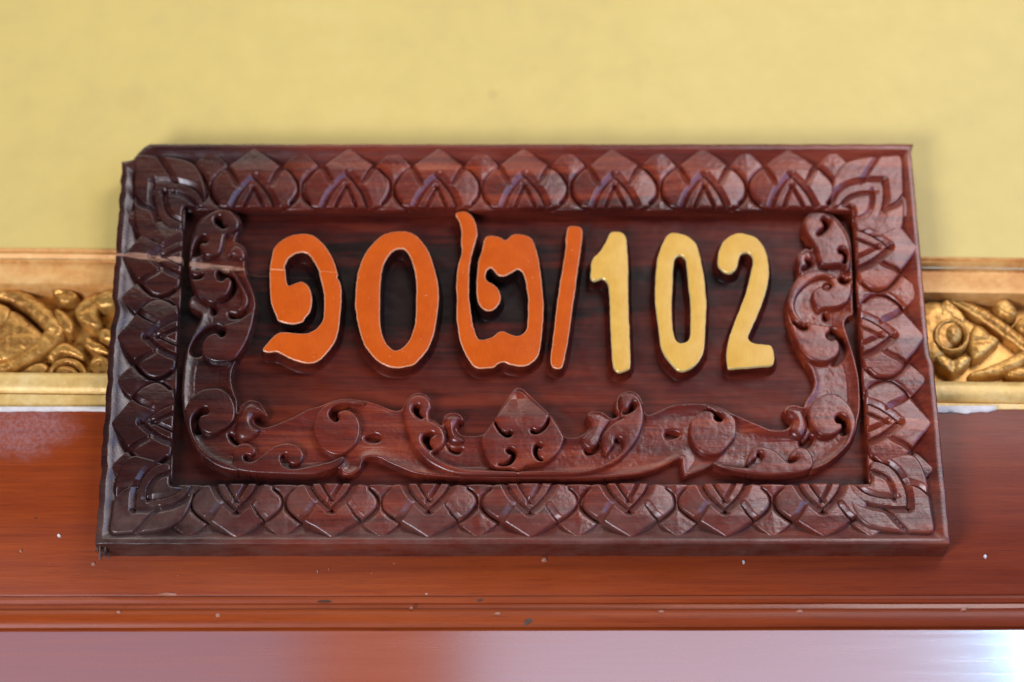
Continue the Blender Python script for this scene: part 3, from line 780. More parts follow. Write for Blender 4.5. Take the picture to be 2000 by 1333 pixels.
# (inner edge from, to, sprout centres in the photo, row of the photo, outward direction)
top_c = [496, 676, 853, 1026, 1202, 1376, 1550]
bot_c = [463, 648, 838, 1035, 1226, 1414, 1602]
left_c = [503, 660, 826]
right_c = [487, 657, 826]
def mmx(px, py): return np.array(P(px, py, -1.0))*1000
jit = 100
def run(cs, pos, out, depth):
    global jit
    pts = [pos(c) for c in cs]
    n = len(pts)
    for i, p in enumerate(pts):
        prev = pts[i-1] if i else 2*pts[0]-pts[1]
        nxt = pts[i+1] if i < n-1 else 2*pts[-1]-pts[-2]
        ax = unit(nxt-prev); hw = np.hypot(*(nxt-prev))/4*.985
        petal(p, ax, np.array(out, float), hw, depth(p), jit); jit += 1
        if i == 0:
            back_petal((p+prev)/2, ax, np.array(out, float), hw, depth(p), jit); jit += 1
        back_petal((p+nxt)/2, ax, np.array(out, float), hw, depth(p), jit); jit += 1
run(top_c, lambda c: np.array([mmx(c, 408)[0], edge_pt(iTL, iTR, .5)[1]]), (0, 1), lambda p: (oTL[1]-iTL[1])*.94)
run(bot_c, lambda c: np.array([mmx(c, 952)[0], edge_pt(iBL, iBR, .5)[1]]), (0, -1), lambda p: (iBL[1]-oBL[1])*.90)
run(left_c, lambda c: np.array([iTL[0]+(iBL[0]-iTL[0])*(c-406)/545, mmx(340, c)[1]]), (-1, 0), lambda p: (iBL[0]-oBL[0])*.89)
run(right_c, lambda c: np.array([iTR[0]+(iBR[0]-iTR[0])*(c-406)/545, mmx(1690, c)[1]]), (1, 0), lambda p: (oBR[0]-iBR[0])*.89)

# corner leaves: traced once at the lower left, fitted to the four corners
leaf_o = [(218, 1040), (219, 1005), (224, 970), (229, 935), (243, 904), (262, 893), (285, 897), (310, 904), (334, 912), (334, 950), (376, 950), (378, 962), (374, 984), (362, 1008), (340, 1028), (300, 1038), (256, 1041)]
co1 = [(265, 994), (268, 962), (284, 930), (306, 912), (336, 905)]
co2 = [(265, 994), (305, 993), (342, 985), (364, 971), (378, 950)]
ci1 = [(287, 977), (290, 955), (305, 934), (336, 922)]
ci2 = [(287, 977), (318, 975), (345, 966), (364, 950)]
sl1 = [(225, 972), (243, 957), (266, 950)]
sl2 = [(262, 1040), (283, 1018), (304, 995)]
cBL = np.array(P(331, 951, 0))*1000
def loc(pts): return (PM(pts, 0)-cBL)*np.array([-1, -1])       # a: outward left, n: outward down
LO = loc(leaf_o)
LW = (cBL-np.array(P(186, 1063))*1000)
for ic, oc_, sx, sz in ((iBL, oBL, -1, -1), (iBR, oBR, 1, -1), (iTR, oTR, 1, 1), (iTL, oTL, -1, 1)):
    ka = abs(oc_[0]-ic[0])/abs(LW[0]); kn = abs(oc_[1]-ic[1])/abs(LW[1])
    S = np.array([ka, kn])
    ds = 1.0
    G = [(loc(co1)*S, 4.4, 5.0, .9, .7, 1), (loc(co2)*S, 4.4, .9, 5.0, .7, 1), (loc(ci1)*S, 3.6, .9, 4.0, .7, 1), (loc(ci2)*S, 3.6, 4.0, .9, .7, 1),
         (loc(sl1)*S, 3.6, 4.5, .9, 1, .7), (loc(sl2)*S, 3.6, .9, 4.5, 1, .7)]
    relief('corner_leaf', [LO*S], M_CARVE, plaque,   .9, -8.2, step=.5, rnd=2.0, grooves=G, xf=(ic, np.array([sx, 0.]), np.array([0., sz])), rough=.14)

# ------------------------------------------------------------------ scrollwork in the field
S_BASE = [(420, 410), (435, 406.5), (450, 409.5), (463.5, 419.5), (471, 434.5), (470, 448), (463, 462), (460, 474), (466.5, 477.3), (477, 484), (481.5, 496), (480, 506.5), (478.5, 520), (480, 535), (489, 557.5), (496.5, 577), (500, 599), (495.8, 617.5), (490.5, 640), (481.5, 664), (469.5, 688), (460.5, 709), (454.5, 724), (452.3, 742), (455.3, 760), (459, 772), (464, 786), (465, 808), (469, 796), (481.5, 786), (492, 783), (507, 787.5), (517.5, 801), (523.5, 816), (510, 808.5), (498, 813), (495.8, 822), (502.5, 832.5), (517, 837), (535, 832.5), (557.5, 823.5), (580, 813), (602.5, 801), (625, 795), (639.5, 789), (654.5, 783.8), (674, 780.8), (695, 782.3), (717.5, 786), (740, 792.8), (759.5, 800.3), (772, 804), (782, 802.5), (788, 794), (794.5, 783), (805, 772.5), (818.5, 768.8), (832, 772.5), (841, 783), (844, 795), (839.5, 805.5), (841, 819), (850, 823.5), (859, 831), (862, 832), (866, 817), (874, 810), (884.5, 807.8), (896.5, 810), (904, 817.5), (904.8, 823.5), (895, 826.5), (892, 835.5), (895, 844.5), (904, 852), (925, 853.5), (940, 851), (947, 846), (960.5, 828), (972.5, 808.5), (987.5, 784.5), (1002.5, 763.5), (1013, 758.7), (1023.5, 762.8), (1040, 778.5), (1059.5, 796.5), (1076, 813), (1092.5, 835.5), (1102.3, 853.5), (1125, 855.8), (1140, 849), (1152, 837), (1153.5, 826.5), (1146, 814.5), (1149, 808.5), (1161, 804.8), (1176, 807), (1188, 814.5), (1195.5, 819), (1207, 814), (1201.5, 799.5), (1202.3, 784.5), (1210.5, 772.5), (1222.5, 766.5), (1234.5, 765.8), (1246.5, 772.5), (1255.5, 787.5), (1259.3, 805.5), (1267, 811.5), (1283, 805.5), (1299.5, 798), (1319, 792), (1343, 789.8), (1370, 790.2), (1392.5, 793.5), (1412, 799.5), (1430, 809), (1455.5, 820.5), (1484, 832.5), (1502, 840), (1517, 841.5), (1532, 840.8), (1542.5, 834), (1544.8, 823.5), (1538, 814.5), (1530, 806), (1535, 796.5), (1547, 792.8), (1559, 794.3), (1568, 796.5), (1571, 788), (1579, 775.5), (1586.5, 763.5), (1589, 748), (1586, 733), (1580, 719.5), (1569.5, 704.5), (1559, 685), (1548.5, 659.5), (1539.5, 629.5), (1535.8, 602.5), (1536.5, 587.5), (1542.5, 568), (1553, 550), (1562, 538), (1557.5, 526), (1555.3, 508), (1560.5, 496), (1572.5, 487.8), (1583, 489), (1584.5, 475), (1569.5, 460), (1566.5, 445), (1569.5, 433), (1578.5, 419.5), (1592, 413.5), (1610, 414.3), (1628, 424), (1644.5, 442), (1658, 466), (1663.3, 488.5), (1664, 520), (1664.8, 550), (1665, 580), (1665.5, 602.5), (1665, 617), (1655, 622), (1649, 635.5), (1655, 658), (1664, 685), (1671.5, 712), (1677.5, 742), (1679.5, 770), (1679.5, 802.5), (1675, 825), (1670.5, 846), (1660, 868.5), (1643.5, 886.5), (1624, 901.5), (1606, 912), (1588, 919), (1565, 925.5), (1535, 927.5), (1505, 929), (1460, 926), (1430, 920), (1412, 917), (1395, 911), (1370, 921), (1350, 928), (1337, 931.5), (1331, 915), (1330, 899), (1317.5, 901.5), (1287.5, 916.5), (1250, 927), (1222.5, 931), (1185, 934.5), (1140, 936), (1085, 937), (1025, 937), (965, 936), (895, 935), (850, 932), (812.5, 927), (782.5, 915.5), (762, 907), (742, 897), (725, 894.8), (713, 898.5), (707, 907.5), (704, 918), (695, 925.5), (684.5, 930), (671, 928.5), (662, 917), (650, 920), (635, 925.5), (605, 928.5), (565, 928.5), (505, 926.5), (460, 919), (435, 914), (408, 902), (386.5, 883), (372, 860), (362.5, 830), (357, 800), (355.5, 765), (357, 740), (359, 718), (362, 700), (369, 676), (381, 647.5), (389, 633), (393, 619), (389, 611.5), (379.5, 606), (369.8, 599.5), (371.3, 586), (381, 577), (373.5, 557.5), (370.5, 535), (369.8, 512.5), (369.8, 496), (373.5, 472), (379.5, 454), (388.5, 434.5), (402, 421)]
PITS = [
    [(422, 535), (427.5, 529), (442.5, 529), (454.5, 538), (462, 553), (460.5, 568), (450, 583), (435, 590.5), (427.5, 586), (441, 577), (450, 562), (452.3, 550), (447, 542.5), (439.5, 544), (433.5, 548.5), (426, 547)],
    [(378, 484), (384, 469), (393, 460.8), (400.5, 460), (405, 467.5), (402, 473.5), (394.5, 473.5), (389, 479.5), (392, 490), (390, 498), (376, 500)],
    [(414, 596.5), (423, 599.5), (421.5, 613), (414, 613)],
    [(448.5, 611.5), (465, 613), (478.5, 605.5), (481.5, 610), (472.5, 619), (454.5, 622), (448.5, 617.5)],
    [(427.5, 635.5), (418, 636), (402, 643), (387, 658), (376, 676), (373, 688), (380, 696), (393, 693), (393, 682), (396, 668.5), (405, 656.5), (418.5, 650.5), (426, 652), (432, 658), (438, 655), (441, 646)],
    [(391.5, 796.5), (402, 795), (408, 801), (405, 808.5), (397.5, 810), (390, 814.5), (387, 825), (390, 834), (396, 843), (390, 848), (381, 846), (375, 834), (375, 817.5), (381, 805.5)],
    [(447, 850), (452, 848), (464, 859), (467, 867), (462, 868), (453, 862)],
    [(642.5, 805.5), (650, 795), (662, 789.8), (672, 790), (684, 795), (672.5, 801), (662, 804.8), (659.8, 808.5), (662.8, 813), (660.5, 822), (653, 823.5), (644, 814.5)],
    [(713, 855), (722, 849), (734, 847.5), (743, 853.5), (741.5, 861), (732.5, 863.3), (719, 861.8)],
    [(873.5, 868.5), (880, 874.5), (889, 877), (898, 876), (903.3, 877.5), (898, 885), (889, 885.8), (878.5, 880)],
    [(1143, 879), (1152, 880.5), (1161, 876), (1167, 867), (1171.5, 868.5), (1168.5, 879), (1158, 886.5), (1146, 887.3)],
    [(1299.5, 846), (1305.5, 842.3), (1319, 843), (1326.5, 847.5), (1322, 853.5), (1305.5, 856.5), (1300.3, 853.5)],
    [(1389.5, 799.5), (1398.5, 804), (1407.5, 807), (1412.8, 816), (1409, 822.8), (1400, 822), (1394.8, 816), (1395.5, 810), (1388, 802.5)],
    [(1646.5, 810), (1654, 817.5), (1659, 834), (1655, 846), (1646, 850), (1641, 843), (1643.5, 837), (1643.5, 828), (1634.5, 825), (1631.5, 816), (1637.5, 809.3)],
    [(1562.5, 861), (1570, 862.5), (1576, 858), (1582, 850.5), (1588, 855), (1583.5, 868.5), (1573, 874.5), (1562.5, 870)],
    [(1614.5, 652), (1619, 644.5), (1631, 644.5), (1643, 658), (1652, 673), (1653.5, 688), (1644.5, 703), (1631, 713), (1625, 711), (1635.5, 697), (1640.8, 682), (1638.5, 668.5), (1631, 661.8), (1623.5, 664), (1616, 659.5)],
    [(1608.5, 613), (1613, 612.3), (1616, 623.5), (1611.5, 627.3), (1607.8, 623.5)],
    [(1637, 545.5), (1640, 551.5), (1650.5, 554.5), (1660, 550), (1661, 546), (1652, 546), (1645, 541)],
    [(1551.5, 631.5), (1560.5, 641), (1571, 643.5), (1580, 639), (1577, 635), (1569, 637), (1560, 630), (1554, 622)],
    [(1574, 506.5), (1583, 508), (1586, 517), (1580, 523.5), (1569, 528), (1567.5, 524.5), (1577, 518.5)],
]
TOPB = -8.2
def vol(name, px, top=-2.2, holes=(), **kw):
    k = dict(step=.45, rnd=.9, rough=.12, dome=.25, base=H_FIELD-.5, flare=.5); k.update(kw)
    b = k.pop('base')
    PITS.extend(holes)
    return relief(name, [PM(px, top)]+[PM(h, top) for h in holes], M_CARVE, plaque, top, b, **k)
# left column
vol('volute', [(420, 410.5), (435, 407), (449, 410), (461, 419.5), (468, 432), (466, 444), (456, 452), (446, 455), (439, 461), (437, 472), (433.5, 485.5), (426, 496), (411, 499.5), (400.5, 497.5), (394.5, 488.5), (389, 479.5), (394.5, 473.5), (402, 473.5), (405, 467.5), (400.5, 460), (393, 460.8), (384, 469), (378, 484), (375, 499), (370.8, 504), (370, 493), (373.5, 472), (379.5, 454), (388.5, 434.5), (402, 421)],
    -2.0, [[(419.3, 425.5), (424.5, 421.8), (430, 422.5), (433, 428.5), (435.5, 434.5), (441, 439), (441.5, 443.5), (435, 445), (427.5, 440.5), (420.8, 434.5)]], rnd=2.4, tilt=(-.02, .02))
vol('lobe', [(446, 490), (453, 482), (463, 477.5), (475, 484), (480, 495), (478, 505), (470, 509), (462, 502), (455, 498), (448, 501), (443, 498)], -4.0, rnd=2.5, dome=1.0)
vol('volute', [(390, 527.5), (402, 524), (414, 524.5), (424, 528), (422, 536), (426, 547), (435, 548.5), (439.5, 544), (447, 542.5), (452.3, 550), (450, 562), (441, 577), (426, 584.5), (418, 591), (408, 589.5), (394.5, 581), (382, 570), (375, 552), (372.5, 546), (379.5, 545.5), (390, 545), (397, 540), (394.5, 534.5), (388, 538), (381, 538.5), (374, 535), (372, 526)], -2.4, rnd=1.8, extra=lambda x, z, d: 0, dish=.6)
vol('crescent_rim', [(449, 525), (458, 532), (467, 545), (477, 562), (484.5, 577), (486, 589), (482, 598.5), (473, 606), (463, 605), (468, 596), (471, 584), (470, 571), (464, 556), (456.5, 540.5), (448, 530)], -3.2, rnd=2.0)
vol('volute', [(441, 646), (438, 655), (432, 658), (426, 652), (418.5, 650.5), (405, 656.5), (396, 668.5), (393, 682), (397.5, 694), (411, 703.5), (426, 706.5), (444, 706), (459, 700), (471, 685), (483, 664), (490.5, 643), (495.5, 623.5), (497, 608.5), (483, 614), (465, 625), (444, 631), (435, 634), (440, 640)], -2.2, rnd=1.6)
vol('volute', [(415.5, 757.5), (432, 759), (447, 769.5), (456, 784.5), (459.8, 801), (457.5, 817.5), (448.5, 829.5), (435, 838.5), (417, 846), (402, 844.5), (390, 834), (387, 825), (390, 814.5), (397.5, 810), (405, 808.5), (408, 801), (402, 795), (391.5, 796.5), (381, 805.5), (375, 817.5), (375, 834), (381, 852), (394.5, 873), (414, 889), (438, 900.5), (452, 906), (464, 913), (462, 920), (435, 914.5), (411, 902.5), (388.5, 883.5), (374.5, 861.5), (365.5, 840), (362, 817.5), (362.5, 799), (367, 786), (376, 774), (388, 764.5), (400, 759.5)], -2.0, rnd=1.6)
vol('lobe', [(463, 815), (470, 797), (481.5, 787), (492, 784), (505, 788), (515, 799), (520, 811), (510, 807.5), (498, 812), (494.5, 822), (501, 833), (510, 838), (503, 850), (488, 859), (471, 860), (459, 850), (458, 835)], -4.4, rnd=4.5, dome=1.8, dr=4)
vol('curl', [(454.8, 894), (454.8, 882), (463, 870), (479.5, 865.2), (491.5, 869.3), (499, 877.5), (497.5, 885), (490, 889.5), (485.5, 888), (478, 888), (475.8, 894), (481, 900.8), (493, 900.8), (505, 894), (520, 882), (535, 871.5), (550, 866.3), (568, 865.5), (581.5, 871.5), (592, 883.5), (592, 894), (586, 903), (577, 906), (568, 904.5), (562, 897), (562, 888), (556, 885), (549, 889.5), (548.5, 900), (556, 910.5), (568, 915), (587.5, 913.5), (602.5, 910.5), (629.5, 904.5), (650, 899), (668, 891), (672.5, 896), (657.5, 911), (627.5, 922), (602, 926.5), (535, 925), (482.5, 921.5), (447, 913), (452, 904)], -2.6, rnd=1.5, tilt=(0, .01))
# bottom
vol('volute', [(662, 789.8), (650, 795), (642.5, 805.5), (644, 814.5), (653, 823.5), (660.5, 822), (662.8, 813), (659.8, 808.5), (662, 804.8), (672.5, 801), (683, 802.5), (693.5, 810), (701, 822), (703.3, 840), (698, 861), (686, 874.5), (671, 885), (657.5, 888), (641, 883.5), (626, 871.5), (615.5, 853.5), (611.8, 834), (613.5, 822), (617.8, 811.5), (626, 799.5), (639.5, 789.3), (654.5, 784.3), (674, 781.3), (695, 783), (714, 787), (697, 789), (680, 788.3)], -2.0, rnd=1.3)
vol('curl', [(788.5, 795), (794.5, 783), (805, 773), (818.5, 769.3), (832, 773), (841, 783), (843.5, 795), (839, 805.5), (840.5, 819), (850, 823.5), (862, 832.5), (869.5, 846), (871, 858), (865, 870), (853, 879), (845, 884), (856, 894), (880, 906), (910, 913.5), (940, 916), (975, 918), (1010, 920), (1010, 927), (960, 927.5), (910, 927.5), (880, 923), (857.5, 914.5), (835, 901.5), (820, 886.5), (803.5, 862.5), (793, 835), (788, 813)], -2.0,
    [[(812.5, 789.8), (818.5, 790.5), (820.5, 798), (818.5, 801.8), (826, 813), (823, 816.8), (814, 811.5), (806.5, 801), (807.3, 793.5)],
     [(844, 843.8), (848.5, 847.5), (845.5, 850.5), (840.3, 855), (839.5, 862.5), (844, 870), (846, 876), (838, 877), (830, 868), (825.3, 859.5), (826.8, 850.5), (835, 844.5)]], rnd=2.6)
vol('lobe', [(866.5, 818), (874, 811), (884.5, 808.5), (896, 811), (902, 818), (896, 824), (890.5, 835.5), (893.5, 846), (903, 854), (908, 860), (902, 866), (890, 867), (879, 862), (874, 850), (871.5, 838), (866, 828)], -4.2, rnd=4.0, dome=1.6, dr=4)
vol('centre_bud', [(940.3, 852), (947, 846), (960.5, 828), (972.5, 808.5), (987.5, 784.5), (1002.5, 764), (1013, 759.2), (1023.5, 763.2), (1040, 778.5), (1059.5, 796.5), (1076, 813), (1092.5, 835.5), (1102, 853.5), (1098.5, 867), (1091, 882), (1079, 894), (1065, 902), (1050, 904), (1030, 909), (1013, 917), (995, 914), (972.5, 913), (962, 908), (950.5, 894), (943.5, 877.5), (939.5, 861)], -1.4,
    [[(964.5, 823), (967.5, 819.5), (973.5, 831), (983, 841.5), (991.5, 844), (996, 841), (1000.5, 844), (999, 851), (991, 854), (981.5, 849), (971.5, 837.5)],
     [(1072, 813.5), (1074.5, 818), (1070.5, 830), (1061.5, 841), (1050, 847), (1040, 846.5), (1036.5, 841), (1040, 837.5), (1048, 840), (1057, 836.5), (1065.5, 826)],
     [(1047, 867), (1054, 864.5), (1059.5, 869.5), (1057, 876), (1051.5, 875), (1050, 882), (1054.5, 891), (1062, 897), (1058, 900.5), (1049.5, 897), (1043, 887.5), (1042.5, 875)],
     [(988.5, 880), (993, 874.8), (1001, 874.5), (1007.5, 881.5), (1007.5, 893.5), (999.5, 905), (987, 910), (974, 908.5), (975, 905), (986, 902.5), (995, 896), (999, 888), (994, 886.5)]],
    rnd=1.6, grooves=[(PM([(1009, 768), (1013, 790), (1020, 815)], -1.4), 1.6, 5, 9, 1, .2)], extra=lambda x, z, d: -np.clip((z-PM([(1013, 815)], -1.4)[0, 1])/16, 0, 1)**1.3*3.2)
vol('lobe', [(1152, 838), (1153.5, 826.5), (1147, 815), (1150, 809.5), (1161, 805.8), (1175, 808), (1187, 815), (1193, 820), (1185, 832), (1176, 848), (1172, 860), (1168, 866), (1161, 873), (1152, 876), (1142, 870), (1135, 858), (1143, 848)], -4.0, rnd=2.5, dome=.6, tilt=(-.05, 0))
vol('curl', [(1210.5, 773), (1222.5, 767), (1234.5, 766.3), (1246.5, 773), (1255, 787.5), (1258.8, 805.5), (1257, 825), (1251, 846), (1242, 862.5), (1230, 877.5), (1215, 893), (1192.5, 908), (1162.5, 919), (1132.5, 925), (1095, 926.5), (1050, 927), (1012, 927), (1012, 920), (1050, 918), (1080, 917), (1110, 919), (1140, 917.5), (1170, 909.5), (1192.5, 898.5), (1207.5, 888), (1215, 879), (1217.3, 867), (1213.5, 857), (1206, 854), (1201.5, 858), (1201.5, 867), (1194, 876), (1188, 885), (1181, 882), (1176, 873), (1174.5, 862.5), (1177.5, 847.5), (1188, 834), (1203, 822), (1215, 816), (1211, 811), (1213, 799.5), (1210, 785)], -2.0,
    [[(1237.5, 783.8), (1243.5, 789), (1240.5, 798), (1230, 805.5), (1219, 808.5), (1216.5, 804), (1227, 798), (1231.5, 789)]], rnd=2.4)
vol('volute', [(1347.5, 834), (1346, 845), (1349, 858), (1358, 873), (1370, 883.5), (1385, 888), (1400, 888), (1412, 882), (1427, 865.5), (1436.8, 852), (1438.3, 834), (1436, 819), (1427, 808.5), (1412, 799.8), (1394, 794.3), (1378, 792), (1384, 797), (1390, 799), (1398.5, 804), (1407.5, 807), (1412.8, 816), (1409, 822.8), (1400, 822), (1394.8, 816), (1395.5, 810), (1389, 804), (1380, 802), (1367, 805.5), (1355, 814.5), (1349, 823.5)], -2.0, rnd=1.4)
vol('curl', [(1457, 904.5), (1460, 892.5), (1467.5, 877.5), (1478, 871.5), (1493, 872.3), (1511, 879), (1524.5, 889.5), (1539.5, 903), (1550, 903), (1558, 898), (1558, 891), (1551.5, 893.5), (1542.5, 893.5), (1542.5, 886.5), (1550, 877.5), (1562, 873.8), (1575.5, 876.8), (1584.5, 886.5), (1589, 900), (1588, 909), (1577, 919.5), (1550, 924.8), (1505, 927.5), (1460, 924.5), (1430, 919), (1405, 911), (1390, 902), (1410, 908), (1457, 912.8), (1472, 909), (1484, 903), (1490, 894), (1488.5, 886.5), (1482.5, 882.8), (1478.8, 886.5), (1478, 894), (1469, 900), (1463, 906)], -2.6, rnd=1.5, tilt=(0, .01))
vol('lobe', [(1536, 797.5), (1547, 793.8), (1559, 795.3), (1569, 800), (1575, 814), (1578, 832), (1575, 845), (1567, 855), (1556, 857), (1544, 850), (1541, 838), (1546, 824), (1539, 814), (1534, 806)], -4.4, rnd=4.0, dome=1.6, dr=4)
# right column
vol('volute', [(1622.5, 768), (1636, 771), (1651, 781.5), (1663, 796.5), (1670.5, 813), (1672, 828), (1667.5, 847.5), (1658.5, 867), (1642, 884.5), (1624, 899.5), (1607.5, 909.5), (1590, 917), (1586, 913), (1604.5, 906), (1621, 895.5), (1636, 880.5), (1649.5, 865.5), (1657.5, 847.5), (1658.5, 834), (1654, 817.5), (1646.5, 810), (1637.5, 809.3), (1631.5, 816), (1634.5, 825), (1643.5, 828), (1643.5, 837), (1633, 846), (1619.5, 851.3), (1603, 849), (1591, 837), (1580.5, 820.5), (1578.3, 804), (1585, 789), (1600, 775.5), (1612, 769.5)], -2.0, rnd=1.6)
vol('volute', [(1542.5, 629.5), (1545.5, 644.5), (1554.5, 667), (1566.5, 686.5), (1580, 700), (1597, 706.5), (1613, 707.5), (1628, 700), (1638.5, 688), (1640.8, 676), (1637, 665.5), (1631, 661.8), (1623.5, 664), (1616, 659.5), (1614.5, 652), (1621, 644), (1618, 637), (1600, 633), (1585, 631.5), (1579, 637), (1577, 644.5), (1569, 646), (1560.5, 642.5), (1551.5, 633)], -2.2, rnd=1.8)
vol('crescent_rim', [(1553, 550), (1563, 539), (1580, 528.5), (1599.5, 526.5), (1617.5, 532), (1633, 538), (1628, 544), (1613, 539.5), (1594, 543.5), (1578, 553), (1564, 567), (1556, 580), (1553, 597), (1558, 612), (1568, 627), (1562, 631), (1551, 625), (1542.5, 610), (1538, 598), (1537.5, 587), (1543, 569)], -3.0, rnd=2.2)
vol('volute', [(1587.5, 568), (1595, 562), (1604, 559), (1608.5, 563.5), (1617.5, 565.8), (1625, 559), (1622, 548.5), (1626, 542), (1635, 541.5), (1637, 546), (1641, 552.5), (1651, 556), (1663, 551.5), (1663.5, 572.5), (1660, 581), (1654, 591), (1640, 598.5), (1625, 602), (1612, 602), (1601, 604), (1590.5, 595), (1586, 580)], -2.4, [[(1609, 560), (1613, 556), (1620, 556.5), (1621, 561), (1616, 564), (1611, 563)]], rnd=1.8)
vol('volute', [(1592, 414), (1610, 414.8), (1628, 424.5), (1644, 442), (1657.3, 466), (1662.5, 488.5), (1662.3, 505), (1660, 524), (1652, 527), (1647.5, 517), (1631, 517.5), (1616, 519), (1604, 515.5), (1598, 505), (1593.5, 487), (1586, 474.5), (1578, 463), (1572, 452), (1570, 443), (1571, 433), (1579.5, 420.5)], -2.0,
    [[(1604, 428.5), (1610, 424), (1620.5, 428.5), (1622, 437.5), (1616, 448), (1604, 457.8), (1595.8, 457), (1599.5, 451), (1608.5, 443.5), (1608.5, 436)],
     [(1638.5, 485.5), (1646, 484), (1653.5, 491.5), (1655.8, 502), (1652, 514), (1646, 513.5), (1649, 503.5), (1646, 496), (1639.3, 493)]], rnd=2.4)
vol('lobe', [(1558, 526), (1556, 508), (1561, 497), (1572.5, 489), (1582, 491), (1586, 503), (1581, 507), (1574, 506), (1576, 513), (1576, 518.5), (1566, 524.5), (1567, 532), (1561, 534)], -4.0, rnd=2.2, dome=.6)

relief('scroll_stem', [PM(S_BASE, TOPB)]+[PM(p, TOPB) for p in PITS], M_CARVE, plaque, TOPB, H_FIELD-.6, step=.5, rnd=2.6, dish=3.2, rough=.18, flare=.9)

# ------------------------------------------------------------------ numerals
def offs(p, d):
    a, b = np.roll(p, 1, 0), np.roll(p, -1, 0)
    t = b-a; t /= (np.hypot(t[:, 0], t[:, 1])[:, None]+1e-9)
    return p+np.stack([t[:, 1], -t[:, 0]], 1)*d
def smooth_ring(p, k):
    for _ in range(k): p = (np.roll(p, 1, 0)+2*p+np.roll(p, -1, 0))/4
    return p
TOPN = -2.0
def numeral(label, outer, inner, mat_top, mat_rim, gilt_sides):
    loops = [crom(PM(outer, TOPN), 1.1)]
    if inner: loops.append(crom(PM(inner, TOPN), 1.1))
    loops = [smooth_ring(l, 1) for l in loops]
    loops = [offs(l, (  .34*vnoise(l[:, 0], l[:, 1], 5.5, 77)+.3*vnoise(l[:, 0], l[:, 1], 2.2, 78))[:, None]) for l in loops]
    if area(loops[0]) < 0: loops[0] = loops[0][::-1]
    if inner and area(loops[1]) > 0: loops[1] = loops[1][::-1]
    side_in = 2.6 if gilt_sides else 1.15
    V = []; F = []; MI = []
    prof = [(.10, -side_in), (.06, -.80), (-.20, -.38), (-.58, -.09), (-.92, 0.0)]
    caps = []
    for l in loops:
        n = len(l); s = len(V)
        for (o, dz) in prof:
            q = offs(l, o)
            for (x, z) in q: V.append((x/1000, -(TOPN+dz)/1000, z/1000))
        for k in range(len(prof)-1):
            for i in range(n):
                j = (i+1) % n
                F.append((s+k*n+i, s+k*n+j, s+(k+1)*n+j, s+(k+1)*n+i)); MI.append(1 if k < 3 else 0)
        caps.append([(s+(len(prof)-1)*n+i) for i in range(n)])
    tri = tessellate_polygon([[Vector((V[i][0], V[i][2], 0)) for i in c] for c in caps])
    flat = [i for c in caps for i in c]
    me = bpy.data.meshes.new('numeral')
    T = []
    for t in tri:
        a, b, c = (flat[i] for i in t)
        ax, az = V[a][0], V[a][2]; cr = (V[b][0]-ax)*(V[c][2]-az)-(V[b][2]-az)*(V[c][0]-ax)
        T.append((a, b, c) if cr > 0 else (a, c, b))
    me.from_pydata(V, [], F+T); me.update()
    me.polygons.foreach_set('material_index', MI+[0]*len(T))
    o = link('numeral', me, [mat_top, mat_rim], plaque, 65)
    o['label'] = label
    # the bare wooden block it was cut from, flaring into the field
    V = []; F = []
    H = H_FIELD-.6
    pr = [(.04, TOPN-side_in+.25), (.30, TOPN-side_in-1.0), (.8, TOPN-side_in-3.4), (1.8, H+2.2), (3.2, H+.6), (4.2, H)]
    for l in loops:
        n = len(l); s = len(V)
        for k, (o_, h) in enumerate(pr):
            q = smooth_ring(offs(l, o_), 2*k)
            rg = .22*vnoise(q[:, 0], q[:, 1], 2.6, 60+k) if k else np.zeros(n)
            for (x, z), e in zip(q, rg): V.append((x/1000, -(h+e)/1000, z/1000))
        for k in range(len(pr)-1):
            for i in range(n):
                j = (i+1) % n
                F.append((s+(k+1)*n+i, s+(k+1)*n+j, s+k*n+j, s+k*n+i))
    c = link('numeral_block', mesh_np('numeral_block', V, F), M_FIELD, o, 70)
    return o
N1T = [(587, 457), (564.5, 461.5), (545, 473.5), (534.5, 487), (530, 505), (527.8, 523), (527, 550), (527.8, 577), (532.3, 599.5), (540, 618), (544.3, 626), (560, 631), (575, 632.5), (590, 628.8), (596, 620.5), (603.5, 611.5), (608, 598), (609.2, 586), (605, 565), (597.5, 554.5), (588.5, 550), (578, 553), (566, 558.3), (560.8, 556), (557.8, 544), (556.3, 526), (556.3, 518.5), (564.5, 503.5), (578, 494.5), (593, 493), (603.5, 497.5), (614, 511), (623, 527.5), (625.3, 541), (630.5, 559), (633.2, 574), (633.5, 602.5), (633, 612), (630.5, 625), (621.5, 638.5), (609.5, 647.5), (596, 651.3), (575, 650.5), (555.5, 649), (543.5, 650.5), (533, 658), (522.5, 670), (513.5, 682), (516.5, 686.5), (525.5, 688), (539, 686.5), (551, 691.8), (566, 699.3), (584, 706), (599, 709.3), (614, 707.5), (627.5, 700), (642.5, 683.5), (654.5, 665.5), (660.5, 646), (663.5, 625), (665.8, 599.5), (666.8, 572.5), (665.8, 559), (662, 548.5), (657.5, 541.8), (659.5, 538), (657, 526), (651.5, 509.5), (642.5, 493), (630.5, 476.5), (615.5, 463), (602, 457.8)]
N0T = [(779, 452.2), (797, 453.3), (813.5, 461.5), (827, 476.5), (839, 496), (846.5, 518.5), (852.5, 541), (856.7, 571), (855.5, 598), (851, 632.5), (845, 659.5), (834.5, 683.5), (819.5, 701.5), (807.5, 712), (792.5, 715.8), (776, 718), (758, 715.8), (740, 706), (723.5, 689.5), (710, 668.5), (701, 640), (695, 607), (694.2, 587.5), (695.8, 557.5), (699.5, 532), (707, 508), (720.5, 485.5), (738.5, 466), (758, 454.8)]
